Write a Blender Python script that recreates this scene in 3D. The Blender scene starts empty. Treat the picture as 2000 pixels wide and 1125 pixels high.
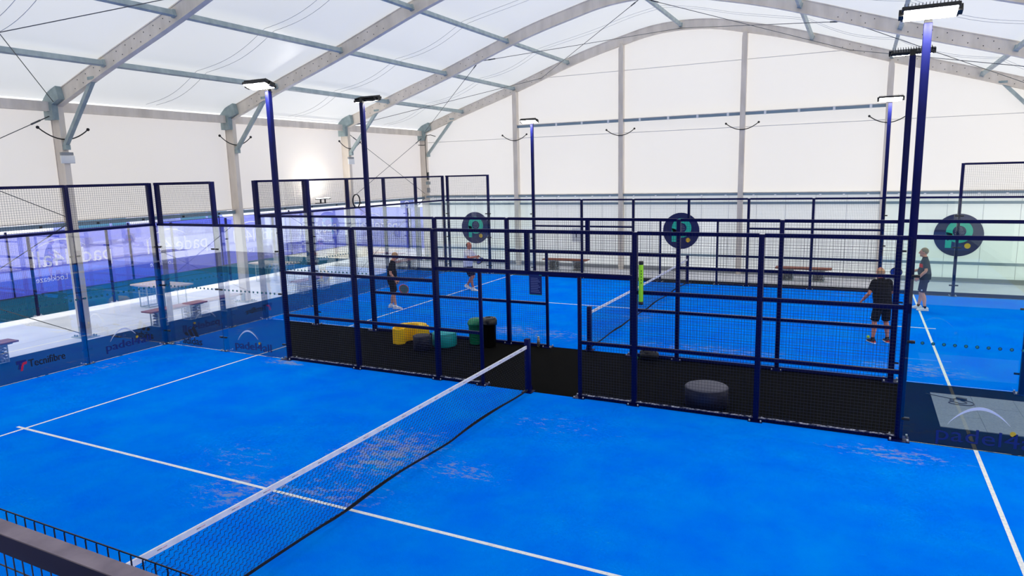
import bpy, bmesh, math, random
from mathutils import Vector, Matrix
random.seed(7)
SC = bpy.context.scene
COL = SC.collection
PI = math.pi

# ------------------------------------------------------------------ camera, world, sun, exposure
def make_camera():
    yaw, pitch, roll = -0.468804735, 0.165148, -0.024510
    cy, sy, cp, sp, cr, sr = math.cos(yaw), math.sin(yaw), math.cos(pitch), math.sin(pitch), math.cos(roll), math.sin(roll)
    f = Vector((sy*cp, cy*cp, -sp)); r0 = Vector((cy, -sy, 0)); u0 = r0.cross(f)
    r = cr*r0 + sr*u0; u = -sr*r0 + cr*u0
    cd = bpy.data.cameras.new('camera'); cam = bpy.data.objects.new('camera', cd); COL.objects.link(cam)
    m = Matrix((( r.x, u.x, -f.x, 5.29424), (r.y, u.y, -f.y, -1.04266), (r.z, u.z, -f.z, 4.00844), (0, 0, 0, 1)))
    cam.matrix_world = m
    cd.sensor_width = 36.0; cd.lens = 36.0*1337.36/2000.0; cd.clip_start = 0.05; cd.clip_end = 500
    SC.camera = cam
make_camera()
W = bpy.data.worlds.new('world'); SC.world = W; W.use_nodes = True
bg = W.node_tree.nodes['Background']
bg.inputs[0].default_value = (0.92, 0.96, 1.0, 1); bg.inputs[1].default_value = 2.3
sd = bpy.data.lights.new('sun', 'SUN'); sd.energy = 3.5; sd.angle = math.radians(2.0); sd.color = (1.0, 0.95, 0.86)
so = bpy.data.objects.new('sun', sd); COL.objects.link(so)
so.rotation_euler = Vector((0.46, 0.10, 0.88)).to_track_quat('Z', 'Y').to_euler()
SC.view_settings.view_transform = 'Standard'; SC.view_settings.look = 'None'
SC.view_settings.gamma = 1.0; SC.view_settings.use_curve_mapping = False
SC.view_settings.exposure = -0.42

# ------------------------------------------------------------------ materials
def lin(c):
    o = []
    for v in c:
        v /= 255.0
        o.append(v/12.92 if v <= 0.04045 else ((v+0.055)/1.055)**2.4)
    return (o[0], o[1], o[2], 1.0)
def mat(name, c, rough=0.5, metal=0.0, spec=0.5, emit=None, es=0.0):
    m = bpy.data.materials.new(name); m.use_nodes = True
    b = m.node_tree.nodes['Principled BSDF']
    b.inputs['Base Color'].default_value = lin(c); b.inputs['Roughness'].default_value = rough
    b.inputs['Metallic'].default_value = metal; b.inputs['Specular IOR Level'].default_value = spec
    if emit: b.inputs['Emission Color'].default_value = lin(emit); b.inputs['Emission Strength'].default_value = es
    return m
def noise_mat(name, c1, c2, scale=6, lo=.4, hi=.6, rough=.8, spec=.3, stretch=(1, 1, 1), metal=0.0, detail=4):
    m = mat(name, c1, rough, metal, spec); nt = m.node_tree; b = nt.nodes['Principled BSDF']
    tc = nt.nodes.new('ShaderNodeTexCoord'); mp = nt.nodes.new('ShaderNodeMapping'); mp.inputs['Scale'].default_value = stretch
    n = nt.nodes.new('ShaderNodeTexNoise'); n.inputs['Scale'].default_value = scale; n.inputs['Detail'].default_value = detail
    r = nt.nodes.new('ShaderNodeValToRGB'); r.color_ramp.elements[0].position = lo; r.color_ramp.elements[1].position = hi
    r.color_ramp.elements[0].color = lin(c1); r.color_ramp.elements[1].color = lin(c2)
    L = nt.links.new
    L(tc.outputs['Object'], mp.inputs[0]); L(mp.outputs[0], n.inputs[0]); L(n.outputs[0], r.inputs[0]); L(r.outputs[0], b.inputs['Base Color'])
    return m
PATCHES = [(-.7, 6.6, 1.2, 1.5, .9), (.6, 6.5, .9, .5, .8), (-1.6, 4.9, 1.1, .8, .75), (-.5, 5.3, 1.0, .7, .8), (5.9, 9.4, 1.2, .5, .8), (-5.9, 9.8, .9, .3, .9), (-9.4, 8.0, .5, 1.6, .6), (1.2, 8.6, 1.4, .7, .5), (-2.6, 5.6, 1.2, .7, .45), (-2, 14.3, 3.0, .9, .75), (2.5, 14.2, 2.6, .8, .75), (6.5, 14.2, 1.6, .8, .7), (0, 17.5, .8, 4, .5), (4.5, 22.6, 2, .5, .4)]
def turf_mat():
    m = mat('turf_blue', (0, 108, 232), 1.0, 0, 0.0); nt = m.node_tree; b = nt.nodes['Principled BSDF']; L = nt.links.new
    g = nt.nodes.new('ShaderNodeNewGeometry')
    def nz(scale, det, st=(1, 1, 1), rgh=.6):
        mp = nt.nodes.new('ShaderNodeMapping'); mp.inputs['Scale'].default_value = st
        n = nt.nodes.new('ShaderNodeTexNoise'); n.inputs['Scale'].default_value = scale; n.inputs['Detail'].default_value = det; n.inputs['Roughness'].default_value = rgh
        L(g.outputs['Position'], mp.inputs[0]); L(mp.outputs[0], n.inputs[0]); return n.outputs[0]
    def ramp(x, lo, hi, c0, c1):
        r = nt.nodes.new('ShaderNodeValToRGB'); e = r.color_ramp.elements; e[0].position = lo; e[1].position = hi; e[0].color = c0; e[1].color = c1
        L(x, r.inputs[0]); return r.outputs[0]
    def mul(a, c):
        n = nt.nodes.new('ShaderNodeMath'); n.operation = 'MULTIPLY'; L(a, n.inputs[0]); L(c, n.inputs[1]); return n.outputs[0]
    bw = (0, 0, 0, 1), (1, 1, 1, 1)
    base = ramp(nz(1.1, 5), .35, .7, (0.0, .178, .95, 1), (0.0, .255, .95, 1))
    # pale sand lying in worn patches
    def vm(op, a, c):
        n = nt.nodes.new('ShaderNodeVectorMath'); n.operation = op; L(a, n.inputs[0]); n.inputs[1].default_value = c; return n
    total = None
    for (px, py, rx, ry, amt) in PATCHES:
        a = vm('SUBTRACT', g.outputs['Position'], (px, py, 0)); a = vm('MULTIPLY', a.outputs[0], (1/rx, 1/ry, 0)); d = nt.nodes.new('ShaderNodeVectorMath'); d.operation = 'LENGTH'; L(a.outputs[0], d.inputs[0])
        k = nt.nodes.new('ShaderNodeMapRange'); k.interpolation_type = 'SMOOTHSTEP'; L(d.outputs['Value'], k.inputs['Value']); k.inputs['From Min'].default_value = .2; k.inputs['From Max'].default_value = 1.15; k.inputs['To Min'].default_value = amt; k.inputs['To Max'].default_value = 0
        if total is None: total = k.outputs[0]
        else:
            n = nt.nodes.new('ShaderNodeMath'); n.operation = 'MAXIMUM'; L(total, n.inputs[0]); L(k.outputs[0], n.inputs[1]); total = n.outputs[0]
    def add(a, v):
        n = nt.nodes.new('ShaderNodeMath'); n.operation = 'ADD'; L(a, n.inputs[0])
        if isinstance(v, float): n.inputs[1].default_value = v
        else: L(v, n.inputs[1])
        return n.outputs[0]
    def sc(a, v):
        n = nt.nodes.new('ShaderNodeMath'); n.operation = 'MULTIPLY'; L(a, n.inputs[0]); n.inputs[1].default_value = v; return n.outputs[0]
    loose = ramp(nz(.55, 4), .50, .68, *bw)
    amount = add(total, sc(loose, .42))
    med = nz(5.5, 6, (.8, 1.5, 1), .72); fine = nz(30, 4, (.7, 1.3, 1), .75)
    f1 = ramp(add(add(sc(med, .75), sc(fine, .30)), sc(amount, .165)), .655, .73, *bw)
    f2 = ramp(add(add(sc(nz(8, 6, (.6, 1.6, 1), .75), .7), sc(fine, .35)), sc(amount, .13)), .66, .76, *bw)
    mx = nt.nodes.new('ShaderNodeMixRGB'); L(sc(f2, .55), mx.inputs[0]); L(base, mx.inputs[1]); mx.inputs[2].default_value = (.03, .42, .66, 1)
    mx2 = nt.nodes.new('ShaderNodeMixRGB'); L(sc(mul(f1, total), .66), mx2.inputs[0]); L(mx.outputs[0], mx2.inputs[1]); mx2.inputs[2].default_value = (.40, .38, .40, 1)
    L(mx2.outputs[0], b.inputs['Base Color'])
    bp = nt.nodes.new('ShaderNodeBump'); bp.inputs['Strength'].default_value = .25; bp.inputs['Distance'].default_value = .01
    L(nz(120, 2), bp.inputs['Height']); L(bp.outputs[0], b.inputs['Normal'])
    return m
def fabric_mat(name, dif, tra, fac, gloss=0.04):
    m = bpy.data.materials.new(name); m.use_nodes = True; nt = m.node_tree; nt.nodes.clear(); L = nt.links.new
    o = nt.nodes.new('ShaderNodeOutputMaterial'); d = nt.nodes.new('ShaderNodeBsdfDiffuse'); t = nt.nodes.new('ShaderNodeBsdfTranslucent')
    mx = nt.nodes.new('ShaderNodeMixShader'); g = nt.nodes.new('ShaderNodeBsdfGlossy'); m2 = nt.nodes.new('ShaderNodeMixShader')
    d.inputs[0].default_value = (*dif, 1); t.inputs[0].default_value = (*tra, 1); mx.inputs[0].default_value = fac
    g.inputs['Roughness'].default_value = .28; m2.inputs[0].default_value = gloss
    L(d.outputs[0], mx.inputs[1]); L(t.outputs[0], mx.inputs[2]); L(mx.outputs[0], m2.inputs[1]); L(g.outputs[0], m2.inputs[2]); L(m2.outputs[0], o.inputs[0])
    return m
def glass_mat(name, tint=(.955, .992, .975), f0=.035, k=1.3):
    m = bpy.data.materials.new(name); m.use_nodes = True; nt = m.node_tree; nt.nodes.clear(); L = nt.links.new
    o = nt.nodes.new('ShaderNodeOutputMaterial'); t = nt.nodes.new('ShaderNodeBsdfTransparent'); g = nt.nodes.new('ShaderNodeBsdfGlossy')
    lw = nt.nodes.new('ShaderNodeLayerWeight'); lw.inputs[0].default_value = .5
    p = nt.nodes.new('ShaderNodeMath'); p.operation = 'POWER'; p.inputs[1].default_value = 2.2
    a = nt.nodes.new('ShaderNodeMath'); a.operation = 'MULTIPLY_ADD'; a.inputs[1].default_value = k; a.inputs[2].default_value = f0
    mx = nt.nodes.new('ShaderNodeMixShader'); t.inputs[0].default_value = (*tint, 1); g.inputs['Roughness'].default_value = 0.0
    g.inputs[0].default_value = (1, 1, 1, 1)
    L(lw.outputs['Facing'], p.inputs[0]); L(p.outputs[0], a.inputs[0]); L(a.outputs[0], mx.inputs[0]); L(t.outputs[0], mx.inputs[1]); L(g.outputs[0], mx.inputs[2]); L(mx.outputs[0], o.inputs[0])
    return m
def banner_mat(name, col, opaque):
    m = bpy.data.materials.new(name); m.use_nodes = True; nt = m.node_tree; nt.nodes.clear(); L = nt.links.new
    o = nt.nodes.new('ShaderNodeOutputMaterial'); t = nt.nodes.new('ShaderNodeBsdfTransparent'); d = nt.nodes.new('ShaderNodeBsdfDiffuse'); tr = nt.nodes.new('ShaderNodeBsdfTranslucent')
    a = nt.nodes.new('ShaderNodeMixShader'); b = nt.nodes.new('ShaderNodeMixShader'); a.inputs[0].default_value = .6; b.inputs[0].default_value = opaque
    d.inputs[0].default_value = lin(col); tr.inputs[0].default_value = lin(col); t.inputs[0].default_value = (.80, .82, 1, 1)
    L(d.outputs[0], a.inputs[1]); L(tr.outputs[0], a.inputs[2]); L(t.outputs[0], b.inputs[1]); L(a.outputs[0], b.inputs[2]); L(b.outputs[0], o.inputs[0])
    return m
def panel_mat():
    m = mat('cladding_white', (244, 245, 246), .55, 0, .3); nt = m.node_tree; b = nt.nodes['Principled BSDF']; L = nt.links.new
    g = nt.nodes.new('ShaderNodeNewGeometry'); s = nt.nodes.new('ShaderNodeSeparateXYZ'); L(g.outputs['Position'], s.inputs[0])
    f = nt.nodes.new('ShaderNodeMath'); f.operation = 'FRACT'; mu = nt.nodes.new('ShaderNodeMath'); mu.operation = 'MULTIPLY'; mu.inputs[1].default_value = 1/1.05
    L(s.outputs[0], mu.inputs[0]); L(mu.outputs[0], f.inputs[0])
    c = nt.nodes.new('ShaderNodeMath'); c.operation = 'LESS_THAN'; c.inputs[1].default_value = .018; L(f.outputs[0], c.inputs[0])
    mx = nt.nodes.new('ShaderNodeMixRGB'); mx.inputs[1].default_value = lin((244, 245, 246)); mx.inputs[2].default_value = lin((206, 210, 216)); L(c.outputs[0], mx.inputs[0]); L(mx.outputs[0], b.inputs['Base Color'])
    return m
M = {}
M['turf'] = turf_mat()
M['line'] = noise_mat('line_white', (246, 246, 244), (222, 226, 232), 30, .45, .7, 1, .1)
M['mat'] = noise_mat('mat_black', (4, 4, 4), (10, 10, 10), 60, .4, .65, .95, .06)
M['concrete'] = noise_mat('concrete_pale', (226, 226, 230), (212, 214, 221), 1.2, .35, .7, .85, .2)
M['cream'] = noise_mat('paving_cream', (244, 232, 214), (232, 218, 198), 2.0, .35, .7, .9, .2)
M['road'] = noise_mat('road_pale', (212, 212, 222), (196, 196, 210), .6, .35, .7, .9, .2)
M['darkroad'] = noise_mat('tarmac', (84, 86, 120), (70, 74, 106), 2, .35, .7, .9, .2)
M['grass'] = noise_mat('grass_teal', (6, 58, 84), (14, 78, 100), 24, .35, .7, 1, .05)
M['fab_roof'] = fabric_mat('fabric_roof', (.86, .855, .85), (.52, .525, .53), .54, .05)
M['fab_wall'] = fabric_mat('fabric_wall', (.88, .81, .73), (.92, .85, .77), .50, .02)
M['fab_gable'] = fabric_mat('fabric_gable', (.82, .785, .74), (.78, .75, .715), .50, .02)
M['poly'] = fabric_mat('panel_translucent', (.90, .90, .88), (.80, .82, .81), .36, .03)
M['navy'] = noise_mat('navy_paint', (2, 8, 66), (4, 12, 78), 3, .3, .7, .42, .16)
M['wire'] = mat('wire_navy', (8, 12, 44), .4, 0, .5)
M['black'] = mat('black_plastic', (14, 14, 16), .45)
M['glass'] = glass_mat('court_glass')
M['glass_tinted'] = glass_mat('court_glass_reflective', (.98, .99, 1.0), .16, 1.2)
M['alu'] = noise_mat('aluminium_dull', (236, 226, 214), (216, 206, 194), 4, .35, .7, .5, .4, (1, 1, .25))
M['front'] = mat('front_cladding_grey', (96, 104, 114), .7)
M['print_grey'] = mat('print_grey', (150, 145, 155), .7); M['print_pink'] = mat('print_pink', (226, 160, 170), .7)
M['sand'] = noise_mat('sand_pale', (176, 178, 196), (40, 46, 80), 14, .42, .56, .9, .1)
M['joint'] = mat('slab_joint', (150, 154, 166), .9)
M['weld'] = mat('weld_line', (236, 234, 230), .7)
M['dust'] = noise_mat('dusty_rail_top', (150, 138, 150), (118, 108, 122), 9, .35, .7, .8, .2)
M['galv'] = noise_mat('galvanised_steel', (176, 190, 190), (148, 164, 168), 5, .35, .7, .45, .5, (1, 1, .4))
M['plate'] = noise_mat('steel_plate', (158, 176, 178), (134, 152, 156), 6, .35, .7, .45, .5)
M['bolt'] = mat('bolt_dark', (46, 50, 54), .5, .3)
M['zinc'] = mat('zinc', (200, 205, 210), .35, .5)
M['cable'] = mat('steel_cable', (96, 100, 104), .45, .4)
M['seam'] = mat('seam_grey', (200, 202, 207), .7)
M['rail'] = mat('rail_bluegrey', (128, 150, 166), .45)
M['clad'] = panel_mat()
M['wood'] = noise_mat('bench_wood', (166, 98, 66), (128, 70, 46), 9, .35, .7, .6, .3, (1, .15, 1))
M['wood_pale'] = noise_mat('table_wood', (214, 196, 190), (196, 174, 166), 9, .35, .7, .7, .3, (1, .15, 1))
M['stone'] = noise_mat('stone', (176, 168, 156), (96, 104, 108), 5, .35, .65, .9, .2)
M['lamp'] = mat('lamp_lens', (255, 255, 255), .4, 0, .5, (255, 250, 240), 160.0)
M['lampglass'] = mat('lamp_lens_back', (235, 235, 235), .2)
M['yellow'] = mat('yellow_vinyl', (255, 206, 2), .5)
M['teal'] = mat('turquoise_vinyl', (10, 160, 170), .5)
M['navyv'] = mat('navy_vinyl', (14, 17, 42), .55)
M['greyv'] = mat('grey_vinyl_top', (82, 82, 96), .6)
M['green'] = mat('green_plastic', (6, 128, 84), .35)
M['blackbin'] = mat('bin_black', (12, 12, 13), .3)
M['steel'] = mat('brushed_steel', (176, 168, 160), .25, .9)
M['mirror'] = M['steel']
M['white'] = mat('white_paint', (236, 238, 240), .5)
M['grey'] = mat('grey_box', (150, 154, 158), .5)
M['lime'] = mat('lime_tube', (160, 235, 30), .4)
M['ball'] = mat('ball_yellow', (196, 232, 40), .8)
M['netblk'] = mat('net_black', (10, 12, 20), .8)
M['netband'] = noise_mat('net_band', (244, 243, 246), (226, 224, 230), 8, .4, .7, .7, .2)
M['signnavy'] = mat('sign_navy', (8, 20, 88), .5)
M['signteal'] = mat('sign_teal', (28, 190, 168), .5)
M['signyel'] = mat('sign_yellow', (226, 186, 40), .5)
M['decal_navy'] = mat('decal_navy', (6, 36, 116), .5)
M['decal_black'] = mat('decal_black', (6, 8, 26), .5)
M['decal_red'] = mat('decal_red', (226, 26, 70), .5)
M['decal_white'] = mat('decal_white', (232, 236, 250), .5)
M['decal_green'] = mat('decal_green', (40, 190, 130), .5)
M['ban'] = banner_mat('banner_lavender', (112, 124, 250), .40)
M['banw'] = banner_mat('banner_white_ink', (254, 254, 255), .99)
M['carpet'] = noise_mat('carpet_tile', (132, 142, 152), (116, 126, 138), 40, .35, .7, .95, .1)
M['skin'] = mat('skin', (222, 156, 128), .55, 0, .35)
M['skin2'] = mat('skin_ruddy', (208, 130, 104), .55, 0, .35)
M['lips'] = mat('lips', (176, 92, 82), .5)
M['eye'] = mat('eye_dark', (34, 26, 24), .3)
M['hair_grey'] = mat('hair_grey', (150, 136, 114), .8)
M['hair_blond'] = mat('hair_sandy', (186, 146, 108), .8)
M['hair_dark'] = mat('hair_dark', (66, 54, 50), .8)
M['cl_black'] = mat('cloth_black', (18, 19, 24), .9, 0, .2)
M['cl_navy'] = mat('cloth_navy', (12, 22, 56), .9, 0, .2)
M['cl_white'] = mat('cloth_white', (236, 232, 236), .9, 0, .2)
M['cl_char'] = mat('cloth_charcoal', (54, 66, 82), .9, 0, .2)
M['cl_coral'] = mat('cloth_coral', (230, 62, 70), .9, 0, .2)
M['shoe_white'] = mat('shoe_white', (240, 240, 240), .6)
M['shoe_black'] = mat('shoe_black', (20, 22, 28), .6)
M['shoe_red'] = mat('shoe_red', (220, 52, 34), .6)
M['racket_teal'] = mat('racket_teal', (26, 78, 92), .4)
M['racket_blue'] = mat('racket_blue', (26, 62, 150), .4)
M['racket_red'] = mat('racket_red', (224, 60, 40), .5)
M['van'] = mat('van_lavender', (120, 134, 200), .4)
M['vanwin'] = mat('van_window', (60, 110, 140), .15)
M['bldg'] = noise_mat('render_white', (226, 226, 236), (206, 208, 222), 1, .35, .7, .9, .2)
M['roofgrey'] = mat('roof_grey', (120, 124, 140), .8)

# ------------------------------------------------------------------ mesh helper
class MB:
    def __init__(s): s.v = []; s.f = []; s.mi = []; s.sm = []; s.mats = []
    def _m(s, m):
        if m not in s.mats: s.mats.append(m)
        return s.mats.index(m)
    def face(s, idx, m=None, smooth=False): s.f.append(idx); s.mi.append(s._m(m)); s.sm.append(smooth)
    def box(s, a, b, m=None, T=None):
        n = len(s.v)
        for x in (a[0], b[0]):
            for y in (a[1], b[1]):
                for z in (a[2], b[2]):
                    p = Vector((x, y, z)); s.v.append(tuple(T @ p) if T else tuple(p))
        for q in ((0, 1, 3, 2), (4, 6, 7, 5), (0, 4, 5, 1), (2, 3, 7, 6), (0, 2, 6, 4), (1, 5, 7, 3)): s.face([n+i for i in q], m)
        return s
    def cbox(s, c, d, m=None, T=None): return s.box([c[i]-d[i]/2 for i in range(3)], [c[i]+d[i]/2 for i in range(3)], m, T)
    def bevbox(s, a, b, r, m=None, T=None):
        bm = bmesh.new(); bmesh.ops.create_cube(bm, size=1)
        for v in bm.verts: v.co = Vector([(a[i]+b[i])/2 + v.co[i]*(b[i]-a[i]) for i in range(3)])
        bmesh.ops.bevel(bm, geom=bm.edges[:], offset=r, segments=2, affect='EDGES', profile=.5)
        s.add_bm(bm, m, T, True); return s
    def add_bm(s, bm, m=None, T=None, smooth=False):
        n = len(s.v); bm.verts.index_update()
        for v in bm.verts: s.v.append(tuple(T @ v.co) if T else tuple(v.co))
        for f in bm.faces: s.face([n+v.index for v in f.verts], m, smooth)
        bm.free(); return s
    def tube(s, pts, r, n=6, m=None, caps=True, smooth=True, closed=False):
        pts = [Vector(p) for p in pts]; k = len(pts); base = len(s.v); up = Vector((0, 0, 1))
        rr = r if isinstance(r, (list, tuple)) else [r]*k; prev = None
        for i, p in enumerate(pts):
            if closed: d = pts[(i+1) % k]-pts[i-1]
            else: d = pts[min(i+1, k-1)]-pts[max(i-1, 0)]
            d.normalize()
            if prev is None:
                a = d.cross(up if abs(d.z) < .9 else Vector((1, 0, 0))).normalized()
            else: a = (prev - d*prev.dot(d)).normalized()
            prev = a; b = d.cross(a)
            for j in range(n):
                t = 2*PI*(j+.5)/n; s.v.append(tuple(p+(a*math.cos(t)+b*math.sin(t))*rr[i]))
        for i in range(k if closed else k-1):
            i2 = (i+1) % k
            for j in range(n): s.face([base+i*n+j, base+i*n+(j+1) % n, base+i2*n+(j+1) % n, base+i2*n+j], m, smooth)
        if caps and not closed:
            s.face([base+j for j in range(n)][::-1], m); s.face([base+(k-1)*n+j for j in range(n)], m)
        return s
    def wire(s, a, b, r, m=None): return s.tube([a, b], r, 4, m, False, False)
    def lathe(s, prof, c=(0, 0, 0), n=24, m=None, smooth=True, sx=1, sy=1):
        base = len(s.v); k = len(prof)
        for (r, z) in prof:
            for j in range(n):
                t = 2*PI*j/n; s.v.append((c[0]+r*math.cos(t)*sx, c[1]+r*math.sin(t)*sy, c[2]+z))
        for i in range(k-1):
            for j in range(n): s.face([base+i*n+j, base+i*n+(j+1) % n, base+(i+1)*n+(j+1) % n, base+(i+1)*n+j], m, smooth)
        if prof[0][0] > 1e-5: s.face([base+j for j in range(n)][::-1], m)
        if prof[-1][0] > 1e-5: s.face([base+(k-1)*n+j for j in range(n)], m)
        return s
    def prism(s, out, T, d, m=None, smooth=False):   # outline in local xy, extruded along local z
        n = len(s.v); k = len(out)
        for z in (0, d):
            for (x, y) in out: s.v.append(tuple(T @ Vector((x, y, z))))
        s.face(list(range(n, n+k))[::-1], m); s.face(list(range(n+k, n+2*k)), m)
        for i in range(k): s.face([n+i, n+(i+1) % k, n+k+(i+1) % k, n+k+i], m, smooth)
        return s
    def ell(s, c, r, m=None, n=14, k=9, T=None):
        base = len(s.v); c = Vector(c)
        for i in range(k+1):
            ph = PI*i/k
            for j in range(n):
                t = 2*PI*j/n
                p = Vector((r[0]*math.sin(ph)*math.cos(t), r[1]*math.sin(ph)*math.sin(t), r[2]*math.cos(ph)))
                if T: p = T @ p
                s.v.append(tuple(c+p))
        for i in range(k):
            for j in range(n): s.face([base+i*n+j, base+(i+1)*n+j, base+(i+1)*n+(j+1) % n, base+i*n+(j+1) % n], m, True)
        return s
    def build(s, name, m=None, parent=None, loc=None):
        me = bpy.data.meshes.new(name); me.from_pydata(s.v, [], s.f)
        ms = [m if x is None else x for x in s.mats]
        for x in ms: me.materials.append(x)
        me.polygons.foreach_set('material_index', s.mi); me.polygons.foreach_set('use_smooth', s.sm); me.update()
        o = bpy.data.objects.new(name, me); COL.objects.link(o)
        if parent: o.parent = parent
        if loc: o.location = loc
        return o
def tag(o, label=None, cat=None, group=None, kind=None):
    if label: o['label'] = label
    if cat: o['category'] = cat
    if group: o['group'] = group
    if kind: o['kind'] = kind
    return o
def thing(name, loc, label, cat, rz=0, group=None):
    o = bpy.data.objects.new(name, None); COL.objects.link(o); o.location = loc; o.rotation_euler = (0, 0, rz)
    o.empty_display_size = .1
    return tag(o, label, cat, group)
def copy_tree(o, parent=None):
    c = o.copy(); COL.objects.link(c); c.parent = parent
    for ch in list(o.children): copy_tree(ch, c)
    return c
def struct(o): o['kind'] = 'structure'; return o
def text(s, name, m, T, w, h, parent=None, mirror=False, th=.002):
    """letters fitted to a w x h box, lying in local xy of T, origin lower left"""
    cu = bpy.data.curves.new(name, 'FONT'); cu.body = s; cu.resolution_u = 3
    to = bpy.data.objects.new(name, cu); COL.objects.link(to)
    dg = bpy.context.evaluated_depsgraph_get(); me = bpy.data.meshes.new_from_object(to.evaluated_get(dg))
    bpy.data.objects.remove(to)
    xs = [v.co.x for v in me.vertices]; ys = [v.co.y for v in me.vertices]
    x0, x1, y0, y1 = min(xs), max(xs), min(ys), max(ys)
    bm = bmesh.new(); bm.from_mesh(me)
    for v in bm.verts:
        x = (v.co.x-x0)/(x1-x0)*w
        if mirror: x = w-x
        v.co = Vector((x, (v.co.y-y0)/(y1-y0)*h, 0))
    r = bmesh.ops.extrude_face_region(bm, geom=bm.faces[:])
    for v in [g for g in r['geom'] if isinstance(g, bmesh.types.BMVert)]: v.co.z += th
    bm.transform(T); me2 = bpy.data.meshes.new(name); bm.to_mesh(me2); bm.free(); me2.materials.append(m)
    o = bpy.data.objects.new(name, me2); COL.objects.link(o)
    if parent: o.parent = parent
    return o
def frameT(o, ex, ey):
    ex = Vector(ex).normalized(); ey = Vector(ey).normalized(); ez = ex.cross(ey)
    return Matrix(((ex.x, ey.x, ez.x, o[0]), (ex.y, ey.y, ez.y, o[1]), (ex.z, ey.z, ez.z, o[2]), (0, 0, 0, 1)))

# ------------------------------------------------------------------ ground
Y2 = 13.215          # near side of the second court
YG = 26.19           # gable frame
struct(MB().box((-17.3, -7, -.3), (11.2, 31, 0)).build('floor', M['concrete']))
g = MB().box((-21.95, -7, -.35), (-17.3, 25.9, -.02)).build('grass_verge', M['grass']); tag(g, 'dark green grass strip between the outer mesh fence and the banners', 'grass', kind='stuff')
g = MB().box((-24, 25.9, -.36), (-17.3, 31.2, -.015)); g.box((-17.3, 31, -.36), (11.2, 36, -.012)); struct(g.build('floor_paving', M['cream']))
g = MB().box((-27.4, -7, -.4), (-24, 60, -.03)); g.box((-24, -7, -.4), (-21.95, 25.9, -.03)); g.box((-24, 31.2, -.4), (-17.3, 60, -.03)); g.box((-32.2, -7, -.4), (-30.6, 60, -.03)); struct(g.build('floor_road', M['darkroad']))
g = MB().box((-30.6, -7, -.4), (-27.4, 60, -.028)); g.box((-90, -7, -.4), (-32.2, 120, -.028)); g.box((-32.2, 60, -.4), (11, 120, -.03)); g.box((-17.3, 36, -.4), (11.2, 60, -.03)); struct(g.build('floor_yard', M['road']))
for k, (a, b) in enumerate((((-13.75, -7, 0), (-13.74, 25.9, .001)), ((-17.2, 11.98, 0), (-12.5, 11.99, .001)), ((-17.2, 17.6, 0), (-12.5, 17.61, .001)))): struct(MB().box(a, b).build('trim_%d' % (k+5), M['joint']))
m_ = MB().box((-12.45, -1.6, 0), (10.6, 24.05, .006)).build('rubber_mat', M['mat'])
tag(m_, 'black rubber matting around and between the two blue courts', 'floor mat')
for cy, nm in ((0, 'near'), (Y2, 'far')):
    t = thing('padel_court_turf', (0, cy, 0), 'blue sanded artificial turf of the %s court with white lines' % ('near, larger looking' if nm == 'near' else 'far, second'), 'court turf')
    MB().box((-10, 0, 0), (10, 10, .012)).build('turf', M['turf'], t)
    for xs in (-6.95, 6.95): MB().box((xs-.025, 0, .012), (xs+.025, 10, .0155)).build('service_line', M['line'], t)
    MB().box((-7.15, 4.975, .012), (7.15, 5.025, .016)).build('centre_line', M['line'], t)

# ------------------------------------------------------------------ tent
CX = -1.05
HD = [(0, 9.40), (1.2, 9.32), (2.33, 9.07), (3.5, 8.78), (4.6, 8.45), (7.1, 7.60), (9.68, 6.80), (11.87, 6.08)]
def hroof(x):
    d = abs(x-CX)
    for i in range(len(HD)-1):
        a, b = HD[i], HD[i+1]
        if d <= b[0]:
            p0 = HD[i-1] if i else (-HD[1][0], HD[1][1]); p3 = HD[i+2] if i+2 < len(HD) else (2*b[0]-a[0], 2*b[1]-a[1])
            t = (d-a[0])/(b[0]-a[0]); h = b[0]-a[0]
            m1 = (b[1]-p0[1])/(b[0]-p0[0])*h; m2 = (p3[1]-a[1])/(p3[0]-a[0])*h
            return (2*t**3-3*t*t+1)*a[1]+(t**3-2*t*t+t)*m1+(-2*t**3+3*t*t)*b[1]+(t**3-t*t)*m2
    a, b = HD[-2], HD[-1]
    return b[1]+(d-b[0])*(b[1]-a[1])/(b[0]-a[0])
XL, XR = CX-11.87, CX+11.87
FR = [4.25, 9.72, 15.12, 20.72, YG]
PD = [0, 4.6, 7.1, 9.68, 11.87]
XS = sorted(set([CX+s*d for d in PD for s in (-1, 1)]))
def arch_pts(n=64): return [XL+(XR-XL)*i/n for i in range(n+1)]
def nrm(x):
    s = (hroof(x+.05)-hroof(x-.05))/.1; l = math.hypot(1, s); return (-s/l, 1/l)
# roof membrane, slightly billowed between frames and purlins
def roof():
    ys = [-6.6, -1.2]+FR+[26.38]; yy = []
    for a, b in zip(ys[:-1], ys[1:]):
        k = 10 if b-a > 3 else 1
        yy += [(a+(b-a)*i/k, math.sin(PI*i/k)) for i in range(k)]
    yy.append((ys[-1], 0))
    mb = MB(); xs = []
    ext = [XL-.28]+XS+[XR+.28]
    for a, b in zip(ext[:-1], ext[1:]):
        k = 8 if b-a > 1 else 1
        xs += [(a+(b-a)*i/k, math.sin(PI*i/k)) for i in range(k)]
    xs.append((ext[-1], 0))
    for y, by in yy:
        for x, bx in xs:
            nx, nz = nrm(x); o = .175 + .16*by*bx
            mb.v.append((x+nx*o, y, hroof(x)+nz*o))
    n = len(xs)
    for i in range(len(yy)-1):
        for j in range(n-1): mb.face([i*n+j, i*n+j+1, (i+1)*n+j+1, (i+1)*n+j], None, True)
    return struct(mb.build('ceiling', M['fab_roof']))
roof()
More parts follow.
